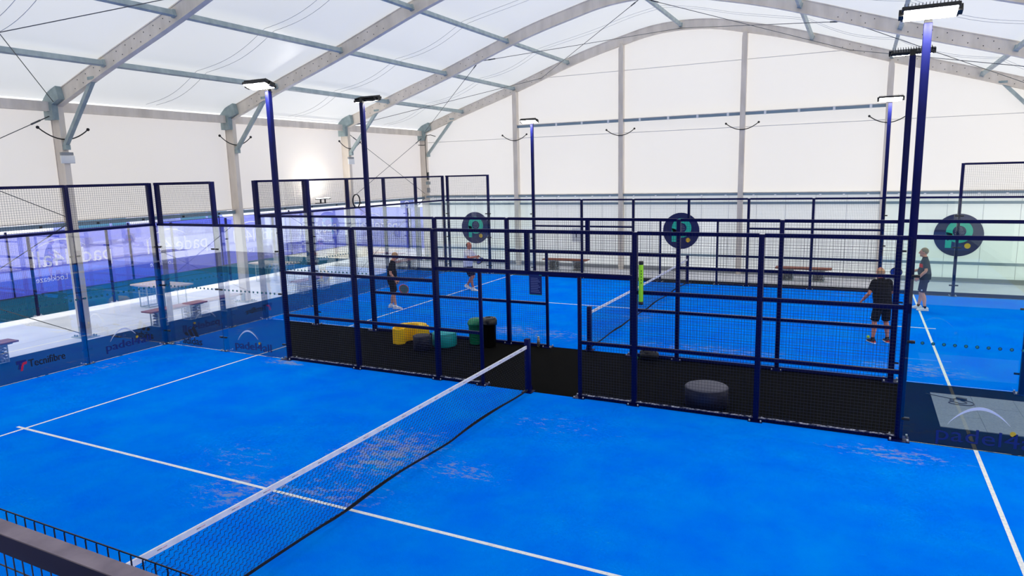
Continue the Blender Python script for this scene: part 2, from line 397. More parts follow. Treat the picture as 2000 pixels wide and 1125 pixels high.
# rafters
def rafter(y, label):
    t = thing('roof_rafter', (0, y, 0), label, 'roof rafter')
    mb = MB(); xs = arch_pts(); k = len(xs)
    for x in xs:
        nx, nz = nrm(x); z = hroof(x)
        for (o, yy) in ((.16, -.06), (.16, .06), (-.16, .06), (-.16, -.06)): mb.v.append((x+nx*o, yy, z+nz*o))
    for i in range(k-1):
        for j in range(4): mb.face([i*4+j, i*4+(j+1) % 4, i*4+4+(j+1) % 4, i*4+4+j], None, False)
    mb.face([0, 1, 2, 3]); mb.face([(k-1)*4+j for j in (3, 2, 1, 0)])
    # thin flange lips along both edges
    for o in (.165, -.165):
        b0 = len(mb.v)
        for x in xs:
            nx, nz = nrm(x); z = hroof(x)
            for (oo, yy) in ((o+.012, -.075), (o+.012, .075), (o-.012, .075), (o-.012, -.075)): mb.v.append((x+nx*oo, yy, z+nz*oo))
        for i in range(k-1):
            for j in range(4): mb.face([b0+i*4+j, b0+i*4+(j+1) % 4, b0+i*4+4+(j+1) % 4, b0+i*4+4+j])
    mb.build('arched_beam', M['alu'], t)
    hb = MB()
    for s in (-1, 1):
        for seg in ((5.6, 6.6), (7.3, 9.4), (9.9, 11.0)):
            d = seg[0]; i = 0
            while d < seg[1]:
                x = CX+s*d; nx, nz = nrm(x)
                for o in ((.07,) if i % 2 else (-.08,)):
                    T = frameT((x+nx*o, -.0605, hroof(x)+nz*o), (1, 0, 0), (0, 0, 1))
                    hb.prism([(.014*math.cos(a*PI/3), .014*math.sin(a*PI/3)) for a in range(6)], T, .004)
                d += .17; i += 1
    hb.build('bolt_holes', M['bolt'], t)['kind'] = 'stuff'
    for s in (-1, 1):     # knee plates at the eaves
        x = CX+s*11.87; pl = MB()
        T = frameT((x, -.068, 0), (1, 0, 0), (0, 0, 1)); q = -s
        out = [(-q*.18, 5.62), (q*.17, 5.62), (q*.18, 5.98), (q*.50, 6.10), (q*.42, 6.42), (q*.16, 6.36), (-q*.18, 6.10)]
        if q < 0: out = out[::-1]
        pl.prism(out, T, -.008); pl.prism(out, T, .144)
        for (bx, bz) in ((0, 5.7), (0, 5.85), (.08*q, 6.1), (.3*q, 6.15), (.32*q, 6.3), (-.1*q, 5.75)):
            pl.tube([(x+bx, -.082, bz), (x+bx, -.070, bz)], .018, 6, M['bolt'])
        pl.build('knee_plate', M['plate'], t)
    return t
RL = {4.25: 'aluminium arched roof rafter closest to the camera, overhead', 9.72: 'aluminium arched roof rafter at upper left, nearest one fully lit in view', 15.12: 'aluminium arched roof rafter second from the upper left, behind the near left light pole',
      20.72: 'aluminium arched roof rafter just in front of the back gable arch', YG: 'aluminium arched rafter against the white back gable wall'}
for y in FR: rafter(y, RL[y])
# columns with braces
ORD = {4.25: 'nearest the camera', 9.72: 'first from the left in view', 15.12: 'second from the left in view', 20.72: 'third from the left, before the corner', YG: 'in the back corner'}
def side_column(x, y, s, label):
    t = thing('tent_column', (x, y, 0), label, 'column')
    c = MB().box((-.16, -.065, .03), (.16, .065, 6.05)); c.box((-.17, -.075, .03), (-.145, .075, 6.0)); c.box((.145, -.075, .03), (.17, .075, 6.0))
    c.build('shaft', M['alu'], t)
    b = MB().box((-.3, -.2, 0), (.3, .2, .02)); b.box((-.06, -.12, .02), (.06, .12, .30))
    for i in (-.24, -.14, .14, .24):
        for j in (-.14, .14): b.tube([(i, j, .02), (i, j, .07)], .02, 6)
    b.build('base_plate', M['plate'], t)
    return t
def brace(x, y, s, label):
    x1, z1 = x+s*1.62, 6.50; x0, z0 = x+s*.2, 4.98
    t = thing('knee_brace', (x, y, 0), label, 'brace')
    d = Vector((x1-x0, 0, z1-z0)); L = d.length; d.normalize()
    T = frameT((x0-x, 0, z0), d, (0, 1, 0))
    MB().box((0, -.05, -.05), (L, .05, .05), None, T).build('strut', M['galv'], t)
    MB().box((-.05, -.06, -.1), (.1, .06, .02), None, Matrix.Translation((x0-x-s*.0, 0, z0))).build('end_bracket', M['plate'], t)
    MB().box((-.12, -.07, -.02), (.12, .07, .05), None, Matrix.Translation((x1-x, 0, z1))).build('end_bracket', M['plate'], t)
for y in FR[1:]:
    side_column(XL, y, 1, 'grey aluminium tent column on the left side, %s' % ORD[y])
    brace(XL, y, 1, 'galvanised diagonal brace from the left tent column %s' % ORD[y])
side_column(XR, YG, -1, 'grey aluminium tent column at the far right back corner')
brace(XR, YG, -1, 'pale diagonal brace at the right end of the back gable')
# gable posts
for i, x in enumerate((CX-7.05, CX-2.32, CX+2.35, CX+7.1)):
    o = MB().box((x-.08, YG-.16, 0), (x+.08, YG+.10, hroof(x)-.17)); o.box((x-.095, YG-.17, .1), (x+.095, YG-.145, hroof(x)-.3))
    o.box((x-.04, YG-.12, hroof(x)-.19), (x+.04, YG-.02, hroof(x)-.10))
    tag(o.build('gable_column', M['alu']), 'tall aluminium gable column, %s of four on the back wall' % ('first from the left', 'second from the left', 'third from the left', 'rightmost')[i], 'column')
# purlins
PN = {0: 'ridge purlin', 4.6: 'upper purlin', 7.1: 'middle purlin', 9.68: 'lower purlin'}
for d in (0, 4.6, 7.1, 9.68):
    for s in ((-1, 1) if d else (1,)):
        for a, b in zip(FR[:-1], FR[1:]):
            x = CX+s*d; z = hroof(x); nx, nz = nrm(x)
            T = frameT((x, a+.06, z), (nz, 0, -nx), (0, 1, 0))
            o = MB().box((-.045, 0, -.06), (.045, b-a-.12, .06), None, T)
            o.box((-.06, 0, -.075), (.06, .06, .075), None, T); o.box((-.06, b-a-.18, -.075), (.06, b-a-.12, .075), None, T)
            side = 'at the roof ridge' if not d else ('on the left roof slope' if s < 0 else 'on the right roof slope')
            bay = {4.25: 'in the bay closest to the camera', 9.72: 'in the second bay', 15.12: 'in the third bay', 20.72: 'in the last bay before the gable'}[a]
            tag(o.build('purlin', M['galv']), 'grey steel %s %s, %s' % (PN[d], side, bay), 'purlin')
# eaves beams
for s, x in ((1, XL), (-1, XR)):
    for a, b in zip(FR[:-1], FR[1:]):
        if s < 0 and b < 20: continue
        o = MB().box((x-.06, a+.07, 5.84), (x+.06, b-.07, 6.06)); o.box((x-.07, a+.07, 5.83), (x+.07, b-.07, 5.86))
        bay = {4.25: 'nearest bay', 9.72: 'second bay', 15.12: 'third bay', 20.72: 'bay next to the back gable'}[a]
        tag(o.build('eaves_beam', M['alu']), 'horizontal aluminium eaves beam on the %s side, %s' % ('left' if s > 0 else 'right', bay), 'beam')
# membrane seams: two hanging lines per bay, scalloped between purlins
for a, b in zip(FR[:-1], FR[1:]):
    ym = (a+b)/2
    for dy in (-.16, .16):
        mb = MB()
        for p, q in zip(XS[:-1], XS[1:]):
            pts = []
            for i in range(13):
                t = i/12; x = p+(q-p)*t; nx, nz = nrm(x); o = .14-.16*math.sin(PI*t)
                pts.append((x+nx*o, ym+dy, hroof(x)+nz*o))
            mb.tube(pts, .0055, 4, None, False)
        bay = {4.25: 'nearest bay', 9.72: 'second bay', 15.12: 'third bay', 20.72: 'last bay'}[a]
        tag(mb.build('roof_rope', M['seam']), 'thin grey rope hanging in scallops under the roof, %s, %s of two' % (bay, 'nearer' if dy < 0 else 'farther'), 'rope')
# bracing cables
def cable(pts, label, tb=True):
    mb = MB().tube(pts, .010, 5)
    a, b = Vector(pts[0]), Vector(pts[-1]); d = (b-a).normalized()
    if tb:
        mb.tube([a+d*.35, a+d*.60], .022, 6); mb.tube([a+d*.1, a+d*.35], .014, 6)
    return tag(mb.build('bracing_cable', M['cable']), label, 'cable')
nodes = [(-11.75, 'eaves'), (-5.8, 'haunch'), (0, 'ridge'), (5.8, 'right haunch'), (11.75, 'right eaves')]
for a, b, bn in ((4.25, 9.72, 'nearest bay'), (20.72, YG, 'last bay')):
    for (d0, n0), (d1, n1) in zip(nodes[:-1], nodes[1:]):
        x0, x1 = CX+d0, CX+d1
        for (xa, xb, na, nb) in ((x0, x1, n0, n1), (x1, x0, n1, n0)):
            cable([(xa, a+.08, hroof(xa)-.12), (xb, b-.08, hroof(xb)-.12)], 'thin steel cable under the roof, %s back to %s, %s' % (na, nb, bn))
    for z0, z1, w in ((5.75, 3.2, 'upper'), (3.0, .12, 'lower')):
        cable([(XL+.02, a+.12, z0), (XL+.02, b-.12, z1)], 'steel cable sloping down away, %s left wall, %s' % (w, bn))
        cable([(XL+.02, b-.12, z0), (XL+.02, a+.12, z1)], 'steel cable sloping down nearer, %s left wall, %s' % (w, bn))
# side and gable membranes
def sheet(name, f, nu, nv, m):
    mb = MB()
    for i in range(nu+1):
        for j in range(nv+1): mb.v.append(f(i/nu, j/nv))
    for i in range(nu):
        for j in range(nv): mb.face([i*(nv+1)+j, (i+1)*(nv+1)+j, (i+1)*(nv+1)+j+1, i*(nv+1)+j+1], None, True)
    return struct(mb.build(name, m))
def wallf(x, sgn, y0, y1, z0, z1):
    def f(u, v):
        y = y0+(y1-y0)*u; z = z0+(z1-z0)*v
        fr = [-6.6, -1.2]+FR; b = 0
        for a, c in zip(fr[:-1], fr[1:]):
            if a <= y <= c: b = math.sin(PI*(y-a)/(c-a))
        return (x+sgn*(.05*b*math.sin(PI*v)+.004*math.sin(y*9+z*3)), y, z)
    return f
sheet('wall_left', wallf(XL-.20, -1, -6.6, 26.36, 3.06, 6.10), 90, 10, M['fab_wall'])
sheet('wall_right', wallf(XR+.20, 1, -6.6, 26.36, 0.0, 6.10), 90, 10, M['fab_wall'])
def gab(y):
    def f(u, v):
        x = XL-.2+(XR-XL+.4)*u; z1 = hroof(x)+.17; return (x, y+.04*math.sin(PI*v)*math.sin(u*PI*5)**2, 3.06+(z1-3.06)*v)
    return f
sheet('wall_back_upper', gab(YG+.16), 96, 12, M['fab_gable'])
def gabn(u, v):
    x = XL-.2+(XR-XL+.4)*u; return (x, -6.6, (hroof(x)+.17)*v)
sheet('wall_front', gabn, 60, 8, M['front'])
sheet('wall_back_lower', lambda u, v: (XL-.10+(XR-XL+.3)*u, YG+.13, 3.06*v), 24, 4, M['poly'])
o = MB(); 
for i in range(23): o.box((XL+.5+i*1.02, YG+.120, .16), (XL+.512+i*1.02, YG+.128, 3.0))
struct(o.build('trim_4', M['seam']))
# faint horizontal welds in the gable membrane
o = MB(); o.box((XL, YG+.148, 5.52), (XR, YG+.154, 5.545)); o.box((CX-6.0, YG+.148, 7.95), (CX+6.0, YG+.154, 7.975)); struct(o.build('trim_1', M['weld']))
# rails on the gable
def rail(a, b, name, label, clips=None, m='rail', cat='rail'):
    o = MB().box(a, b); r = o.build(name, M[m])
    tag(r, label, cat); return r
GX = [XL, CX-7.05, CX-2.32, CX+2.35, CX+7.1, XR]
GN = ['left corner', 'second panel', 'central panel', 'fourth panel', 'right panel']
for i, (a, b) in enumerate(zip(GX[:-1], GX[1:])):
    t = thing('gable_rail', ((a+b)/2, YG, 2.98), 'grey blue rail under the gable fabric, %s from the left' % ('first', 'second', 'third', 'fourth', 'fifth')[i], 'rail')
    w = (b-a)/2-.09
    MB().box((-w, -.1, .02), (w, .02, .11)).build('rail_tube', M['rail'], t)
    MB().box((-w, -.07, .11), (w, .04, .135)).build('keder_strip', M['alu'], t)
    c = MB(); k = max(2, int(2*w/.75))
    for j in range(k):
        xx = -w+(j+.5)*2*w/k; c.box((xx-.035, -.12, -.015), (xx+.035, -.09, .05))
    c.build('clip', M['white'], t)['kind'] = 'stuff'
    if 1 <= i <= 3:
        t = thing('gable_girt', ((a+b)/2, YG, 5.95), 'blue grey cross bar across the middle of the gable, %s of three' % ('left', 'centre', 'right')[i-1], 'beam')
        MB().box((-w, -.08, 0), (w, .02, .10)).build('girt_tube', M['rail'], t)
        MB().box((-w, -.085, .10), (w, .03, .125)).build('keder_strip', M['alu'], t)
        c = MB()
        for j in range(4): xx = -w+(j+.6)*2*w/4; c.box((xx-.04, -.10, -.02), (xx+.04, -.075, .12))
        c.build('clip', M['white'], t)['kind'] = 'stuff'
for z, n in ((2.66, 2), (.62, 3)):
    struct(MB().box((XL+.1, YG+.02, z), (XR, YG+.10, z+.09)).build('trim_%d' % n, M['rail']))
struct(MB().box((XL+.1, YG+.04, 0), (XR, YG+.10, .16)).build('baseboard_back', M['grey']))
# left bottom rail
for a, b in zip(FR[:-1], FR[1:]):
    bay = {4.25: 'nearest bay', 9.72: 'second bay', 15.12: 'third bay', 20.72: 'last bay'}[a]
    t = thing('side_rail', (XL-.08, (a+b)/2, 3.0), 'blue grey tube along the bottom edge of the left fabric wall, %s' % bay, 'rail')
    w = (b-a)/2-.07
    MB().box((-.05, -w, -.06), (.05, w, .04)).build('rail_tube', M['rail'], t)
    MB().box((-.03, -w, .06), (.07, w, .09)).build('keder_strip', M['alu'], t)
    c = MB()
    for j in range(4): yy = -w+(j+.5)*w/2; c.box((.05, yy-.03, -.05), (.07, yy+.03, .0))
    c.build('clip', M['bolt'], t)['kind'] = 'stuff'
# curved black bumpers on the columns
def bow(c, ex, span, label, sag=.24):
    pts = []
    for i in range(15):
        t = -1+2*i/14; p = Vector(c)+Vector(ex)*(span*t); p.z += sag*t*t; pts.append(p)
    mb = MB().tube(pts, .016, 6)
    for p in (pts[0], pts[-1]): mb.ell(p, (.04, .04, .04))
    return tag(mb.build('curved_strap', M['black']), label, 'strap')
for i, x in enumerate((CX-7.05, CX-2.32, CX+2.35, CX+7.1)):
    bow((x, YG-.20, 5.42), (1, 0, 0), .58, 'black curved strap across the gable column, %s of four' % ('first', 'second', 'third', 'fourth')[i])
for y, n in ((9.72, 'first left column'), (15.12, 'second left column'), (20.72, 'third left column')):
    bow((XL+.20, y, 5.14), (0, 1, 0), .62, 'black curved strap across the %s' % n, .27)
mb = MB().tube([(XL+.22, YG-.75, 5.4), (XL+.22, YG-.35, 5.40), (XL+.22, YG-.18, 5.42)], .016, 6)
mb.tube([(XL+.75, YG-.12, 5.78), (XL+.5, YG-.15, 5.86), (XL+.3, YG-.2, 5.84), (XL+.22, YG-.2, 5.6), (XL+.22, YG-.2, 4.9), (XL+.24, YG-.2, 4.0)], .016, 6)
tag(mb.build('hanging_cable', M['black']), 'black cable looping down the back corner column', 'cable')
# small boxes on columns
def wbox(x, y, z, label):
    t = thing('white_light_box', (x, y, z), label, 'light fitting')
    MB().bevbox((0, -.17, -.12), (.06, .17, .08), .01).build('housing', M['white'], t)
    MB().box((-.02, -.15, .085), (.05, .15, .16)).build('bracket', M['grey'], t)
wbox(XL+.18, 9.72, 4.66, 'small white rectangular box high on the first left tent column')
wbox(XL+.18, 20.72, 4.66, 'small white rectangular box high on the third left tent column')
t = thing('wall_notice', (-5.35, YG-.06, 1.38), 'small white notice with a dark mark on the lower back wall', 'notice')
MB().box((-.19, 0, -.29), (.19, .02, .29)).build('board', M['white'], t); MB().box((-.02, -.006, -.1), (.02, 0, .16)).build('mark', M['bolt'], t)
# electrical boxes in the back corner
for i, (yy, zz, w, h, mm, lb) in enumerate(((YG-.32, 3.35, .16, .22, 'grey', 'small grey switch box low on the back corner column'), (YG-.32, 4.0, .10, .34, 'bolt', 'narrow dark grey junction box on the back corner column'), (YG-.32, 3.68, .26, .14, 'plate', 'wide steel conduit box on the back corner column'))):
    t = thing('electrical_box', (XL+.165, YG-.07, zz), lb, 'electrical box')
    MB().bevbox((0, -w/2, -h/2), (.09, w/2, h/2), .008).build('case', M[mm], t)
    MB().box((.09, .02-w/2, -h/2+.02), (.096, w/2-.02, h/2-.02)).build('cover', M['grey'], t)
# uplight and cable coil on the left wall
t = thing('wall_floodlight', (XL+.30, 18.85, 3.16), 'dark floodlight on a bracket lighting the left fabric wall upwards', 'floodlight')
MB().bevbox((-.12, -.28, .08), (.14, .28, .12), .01).build('housing', M['bolt'], t)
MB().box((-.10, -.26, .121), (.12, .26, .126)).build('lens', M['lamp'], t)
MB().box((-.02, -.14, -.06), (.02, -.10, .08)).box((-.02, .10, -.06), (.02, .14, .08)).box((-.26, -.14, -.08), (.04, .14, -.05)).build('bracket', M['bolt'], t)
ld = bpy.data.lights.new('wall_floodlight_glow', 'SPOT'); ld.energy = 80; ld.spot_size = 2.4; ld.spot_blend = 1; ld.shadow_soft_size = .1; ld.color = (1, .95, .85)
lo = bpy.data.objects.new('wall_floodlight_glow', ld); COL.objects.link(lo); lo.parent = t; lo.location = (.05, 0, .16); lo.rotation_euler = Vector((.35, 0, -1)).to_track_quat('Z', 'Y').to_euler()
mb = MB()
for k in range(3): mb.tube([(.012*k, .185*math.sin(a*PI/12), .22*math.cos(a*PI/12)) for a in range(24)], .014, 5, None, False, True, True)
o = mb.build('cable_coil', M['black']); o.location = (-9.985, 17.55, 3.23); tag(o, 'coil of black cable hanging on the mesh above the far court glass', 'cable coil')

# ------------------------------------------------------------------ fences
WR = .0022
def wires(mb, a, b, z0, z1, axis, off, s=.05, r=WR, sz=None):
    """grid of wires between a..b along axis ('x' or 'y') at cross offset off"""
    sz = sz or s
    P = (lambda u, z, o=0: (u, off+o, z)) if axis == 'x' else (lambda u, z, o=0: (off+o, u, z))
    n = max(1, round((b-a)/s)); k = max(1, round((z1-z0)/sz))
    for i in range(n+1): u = a+(b-a)*i/n; mb.wire(P(u, z0), P(u, z1), r)
    for j in range(k+1): z = z0+(z1-z0)*j/k; mb.wire(P(a, z, .004), P(b, z, .004), r)
    return mb
def post(x, y, h, label, z0=0.0, w=.08, d=.10, axis='x'):
    t = thing('fence_post', (x, y, z0), label, 'post')
    wx, wy = (w, d) if axis == 'x' else (d, w)
    MB().bevbox((-wx/2, -wy/2, 0), (wx/2, wy/2, h-z0), .006).build('upright', M['navy'], t)
    if z0 == 0:
        b = MB().box((-.11, -.11, .006), (.11, .11, .018), M['navy'])
        for i in (-.085, .085):
            for j in (-.085, .085): b.tube([(i, j, .018), (i, j, .05)], .012, 6, M['zinc'])
        b.build('base_plate', M['navy'], t)
    return t
def mesh_panel(a, b, axis, fix, z0, z1, rails, inner, label, name='mesh_fence_panel', cat='fence panel'):
    """steel frame rails at fix, welded wire mesh on the inner side (inner = signed offset)"""
    c = (a+b)/2; loc = (c, fix, 0) if axis == 'x' else (fix, c, 0)
    t = thing(name, loc, label, cat); w = (b-a)/2-.04
    def rb(z, h=.06, d=.05):
        return MB().box((-w, -d/2, z-h/2), (w, d/2, z+h/2)) if axis == 'x' else MB().box((-d/2, -w, z-h/2), (d/2, w, z+h/2))
    for z, nm in rails: rb(z).build(nm, M['navy'], t)
    if axis == 'x' and abs(fix-10.05) < .01 and z0 == 0: MB().box((-w, -.052, .0651), (w, .02, .070)).build('sand_on_rail', M['sand'], t)
    m = wires(MB(), -w-.03, w+.03, z0+.02, z1-.0, axis, inner)
    m.build('wire_mesh', M['wire'], t)
    return t
def glass_panel(a, b, axis, fix, z1, label, clampz=(.35, 1.5, 2.45), out=1, dots=True, toprail=True, gm='glass'):
    c = (a+b)/2; loc = (c, fix, 0) if axis == 'x' else (fix, c, 0)
    t = thing('glass_wall_panel', loc, label, 'glass panel'); w = (b-a)/2
    if axis == 'x': MB().box((-w+.006, -.006, .02), (w-.006, .006, z1-.03)).build('glass_pane', M[gm], t)
    else: MB().box((-.006, -w+.006, .02), (.006, w-.006, z1-.03)).build('glass_pane', M[gm], t)
    if toprail:
        r = MB().box((-w, -.02+.045*out, z1-.03), (w, .02+.045*out, z1+.03)) if axis == 'x' else MB().box((-.02+.045*out, -w, z1-.03), (.02+.045*out, w, z1+.03))
        r.build('top_rail', M['navy'], t)
    for z in clampz:
        for s in (-1, 1):
            u = s*(w-.07)
            k = MB().bevbox((u-.05, -.014, z-.018), (u+.05, .03*out+.02, z+.018), .004) if axis == 'x' else MB().bevbox((-.014, u-.05, z-.018), (.03*out+.02, u+.05, z+.018), .004)
            k.build('clamp', M['black'], t)
    if dots:
        mb = MB(); n = int(2*w/.13)
        for i in range(n):
            u = -w+.08+i*.13
            T = frameT((u, -.0075, 1.5), (1, 0, 0), (0, 0, 1)) if axis == 'x' else frameT((.0075, u, 1.5), (0, 1, 0), (0, 0, 1))
            mb.prism([(.024*math.cos(q*PI/6), .024*math.sin(q*PI/6)) for q in range(12)], T, .001, M['decal_navy'])
            # small bright letter R
            for (x0, y0, x1, y1) in ((-.011, -.014, -.006, .014), (-.006, .009, .007, .014), (.005, .001, .010, .012), (-.006, -.001, .007, .003)):
                n0 = len(mb.v)
                mb.prism([(x0, y0), (x1, y0), (x1, y1), (x0, y1)], T, .002, M['decal_green'])
            mb.prism([(-.001, -.001), (.004, -.001), (.011, -.014), (.006, -.014)], T, .002, M['decal_green'])
        mb.build('safety_stickers', M['decal_green'], t)
    return t
def pole(x, y, face, label, seen_from_back=False):
    t = thing('light_pole', (x, y, 0), label, 'light pole')
    MB().bevbox((-.05, -.05, 0), (.05, .05, 5.86), .006).build('mast', M['navy'], t)
    b = MB().box((-.14, -.14, .006), (.14, .14, .02), M['navy'])
    for i in (-.11, .11):
        for j in (-.11, .11): b.tube([(i, j, .02), (i, j, .06)], .014, 6, M['zinc'])
    b.build('base_plate', M['navy'], t)
    MB().box((-.045, -.045, 5.86), (.045, .045, 5.96)).box((-.03, min(0, face*.22), 5.90), (.03, max(0, face*.22), 5.94)).build('head_bracket', M['black'], t)
    tilt = math.radians(17)
    T = Matrix.Translation((0, face*.24, 5.955)) @ Matrix.Rotation(face*tilt, 4, 'X')
    h = MB().bevbox((-.33, -.16, -.02), (.33, .16, .035), .012, M['black'], T)
    for k in range(16): h.box((-.30+k*.04, -.14, .035), (-.294+k*.04, .14, .075), M['black'], T)
    for s in (-1, 1): h.box((s*.33-.03, -.05, -.04), (s*.33+.03, .07, .05), M['black'], T)
    hd = h.build('floodlight', M['black'], t)
    MB().box((-.30, -.135, -.028), (.30, .135, -.021), None, T).build('lens', M['lamp'], hd)
    return t
R4 = [(.035, 'bottom_rail'), (1.03, 'lower_rail'), (1.99, 'middle_rail'), (2.985, 'top_rail')]
def side_fence(Y, inner, who, pat, skip=()):
    """mesh centre section of a long court side, posts at +-6,4,2,1,0"""
    words = {-6: 'beside the left light pole', -4: 'second from the left light pole', 2: 'second from the right light pole', 4: 'beside the right light pole'}
    for a in (-6, -4, 2, 4):
        if a in skip: continue
        mesh_panel(a, a+2, 'x', Y, 0, 3, R4, inner, 'navy mesh fence panel, %s, %s' % (who, words[a]))
    for x, w in ((-4, 'between the left pole and the gateway'), (-2, 'left of the gateway, full height'), (2, 'right of the gateway, full height'), (4, 'between the gateway and the right pole')):
        if (x+.5) in skip: continue
        post(x, Y, 3.0, 'navy fence post, %s, %s' % (who, w))
    for x, w in ((-1, 'left jamb of the open gateway'), (1, 'right jamb of the open gateway')): post(x, Y, 2.22, 'short navy post, %s, %s' % (who, w), 0, .06, .06)
    t = thing('gateway_header', (0, Y, 0), 'navy mesh header over the open gateway, %s' % who, 'fence panel')
    MB().box((-1.96, -.03, 2.21), (1.96, .03, 2.275)).build('lintel', M['navy'], t)
    MB().box((-1.96, -.03, 2.955), (1.96, .03, 3.015)).build('top_rail', M['navy'], t)
    MB().box((-.04, -.04, 2.275), (.04, .04, 2.955)).build('centre_post', M['navy'], t)
    wires(MB(), -1.97, 1.97, 2.27, 3.0, 'x', inner).build('wire_mesh', M['wire'], t)
    for a, b, w in ((-2, -1, 'left'), (1, 2, 'right')):
        mesh_panel(a, b, 'x', Y, 0, 2.2, [(.035, 'bottom_rail'), (1.03, 'lower_rail')], inner, 'narrow navy mesh panel %s of the gateway, %s' % (w, who))
WC1 = 'near court'; WC2 = 'far court front'; WC3 = 'far court back'
side_fence(10.05, -.055, WC1, 0)
side_fence(Y2-.05, .055, WC2, 0)
side_fence(Y2+10.05, -.055, WC3, 0)
for (x, y, f, lb) in ((-6, 10.06, -1, 'tall navy light pole of the near court, left, with lit floodlight'), (6, 10.06, -1, 'tall navy light pole of the near court, right, with bright lit floodlight'),
                      (-6, Y2-.06, 1, 'tall navy light pole, left one in the walkway, black lamp facing away'), (6, Y2-.06, 1, 'tall navy light pole, right one in the walkway, black lamp facing away'),
                      (-6, Y2+10.06, -1, 'distant navy light pole at left of the back wall with lit lamp'), (6, Y2+10.06, -1, 'distant navy light pole at right of the back wall with lit lamp')):
    pole(x, y, f, lb)
# near side of the near court, in front of the camera
mesh_panel(2, 4, 'x', -.05, 0, 3.02, R4, .055, 'dark mesh fence panel right below the camera at lower left, grey topped rail', 'mesh_fence_panel')
NP = bpy.data.objects['mesh_fence_panel.%03d' % (len([o for o in bpy.data.objects if o.name.startswith('mesh_fence_panel')])-1)]
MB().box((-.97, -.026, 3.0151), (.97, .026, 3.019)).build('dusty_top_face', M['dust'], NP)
post(2, -.05, 3.0, 'fence post below the camera left of the near panel'); post(4, -.05, 3.0, 'fence post below the camera right of the near panel')
# near court glass
for a, n in ((6, 'second from the corner'), (8, 'next to the left back corner')):
    gp = glass_panel(a, a+2, 'y', -10, 3.0, 'glass panel of the near court left end wall, %s' % n, out=-1, gm='glass_tinted')
    mesh_panel(a, a+2, 'y', -10.05, 3.0, 4.0, [(3.975, 'top_rail')], .03, 'wire mesh strip above the near court left end glass, %s' % n, 'mesh_top_panel')
    if a == 6:
        GT = gp
    else: GP1 = gp
gA = glass_panel(-10, -8, 'x', 10, 3.0, 'corner glass panel on the near court far side with black striped logo', gm='glass_tinted'); gB = glass_panel(-8, -6, 'x', 10, 3.0, 'glass panel next to the left light pole with faint arc logo', gm='glass_tinted')
mesh_panel(-10, -8, 'x', 10.05, 3.0, 4.0, [(3.975, 'top_rail')], -.03, 'wire mesh strip above the corner glass, near court far side', 'mesh_top_panel')
gC = glass_panel(6, 8, 'x', 10, 3.0, 'glass panel right of the right light pole with large blue arc logo')
post(-10.07, 8, 4.0, 'tall navy post behind the near court left end glass, middle', axis='y'); post(-10.07, 9.97, 4.0, 'tall navy corner post of the near court, left end wall', axis='y', w=.1)
post(-9.90, 10.07, 4.0, 'tall navy corner post of the near court, long side'); post(-8, 10.07, 4.0, 'tall navy post where the raised mesh ends, near court')
# far court glass
for i in range(5):
    a = Y2+2*i; n = ('first, nearest the camera', 'second', 'third, centre', 'fourth', 'fifth, at the back corner')[i]
    glass_panel(a, a+2, 'y', -10, 3.0, 'glass panel of the far court left end wall, %s' % n, out=-1, dots=(i < 2), gm='glass_tinted')
    mesh_panel(a, a+2, 'y', -10.05, 3.0, 4.0, [(3.975, 'top_rail')], .03, 'wire mesh strip above the far court left end glass, %s' % n, 'mesh_top_panel')
for i in range(6):
    n = ('front corner', 'second', 'third', 'fourth', 'fifth', 'back corner')[i]
    post(-10.07, Y2+2*i+(.0 if i else .03)-(.03 if i == 5 else 0), 4.0, 'tall navy post of the far court left end wall, %s one' % n, axis='y', w=.09)
for Y, o, wn in ((Y2, -1, 'near side'), (Y2+10, 1, 'back side')):
    for a, n in ((-10, 'in the left corner'), (-8, 'beside the left pole'), (6, 'beside the right pole'), (8, 'at the right picture edge')):
        glass_panel(a, a+2, 'x', Y, 3.0, 'glass panel of the far court %s, %s' % (wn, n), out=o, dots=(a < 0 and o < 0))
        if a in (-10, 8):
            mesh_panel(a, a+2, 'x', Y+.05*o, 3.0, 4.0, [(3.975, 'top_rail')], -.03*o, 'raised wire mesh strip over the far court %s glass, %s' % (wn, n), 'mesh_top_panel')
    post(-8, Y+.07*o, 4.0, 'tall navy post at the end of the raised mesh, far court %s, left' % wn)
    post(8, Y+.07*o, 4.0, 'tall navy post at the end of the raised mesh, far court %s, right' % wn)
    post(-9.9, Y+.07*o, 4.0, 'tall navy corner post of the far court %s, left' % wn)
# court lettering
def arc_strip(mb, T, x0, x1, y0, h, th, m, taper=True, n=20, skew=0):
    pts = []
    for i in range(n+1):
        t = i/n; x = x0+(x1-x0)*t; y = y0+h*math.sin(PI*min(1, t*(.94)))**.8 + skew*t
        w = th*math.sin(PI*(.05+.9*t)) if taper else th
        pts.append((x, y, w))
    for i in range(n):
        a, b = pts[i], pts[i+1]
        mb.prism([(a[0], a[1]-a[2]/2), (b[0], b[1]-b[2]/2), (b[0], b[1]+b[2]/2), (a[0], a[1]+a[2]/2)], T, .002, m)
def wordmark(parent, T, w, h, m, arcm):
    text('padel4all', 'lettering', m, T, w, h, parent)
    mb = MB(); arc_strip(mb, T, w*.10, w*.66, h*1.10, h*1.0, h*.16, arcm)
    mb.build('arc_mark', arcm, parent)
    d = MB(); TT = T @ Matrix.Translation((w*.69, h*.98, 0)); d.prism([(h*.13*math.cos(q*PI/8), h*.13*math.sin(q*PI/8)) for q in range(16)], TT, .002)
    d.build('ball_mark', M['signyel'], parent)
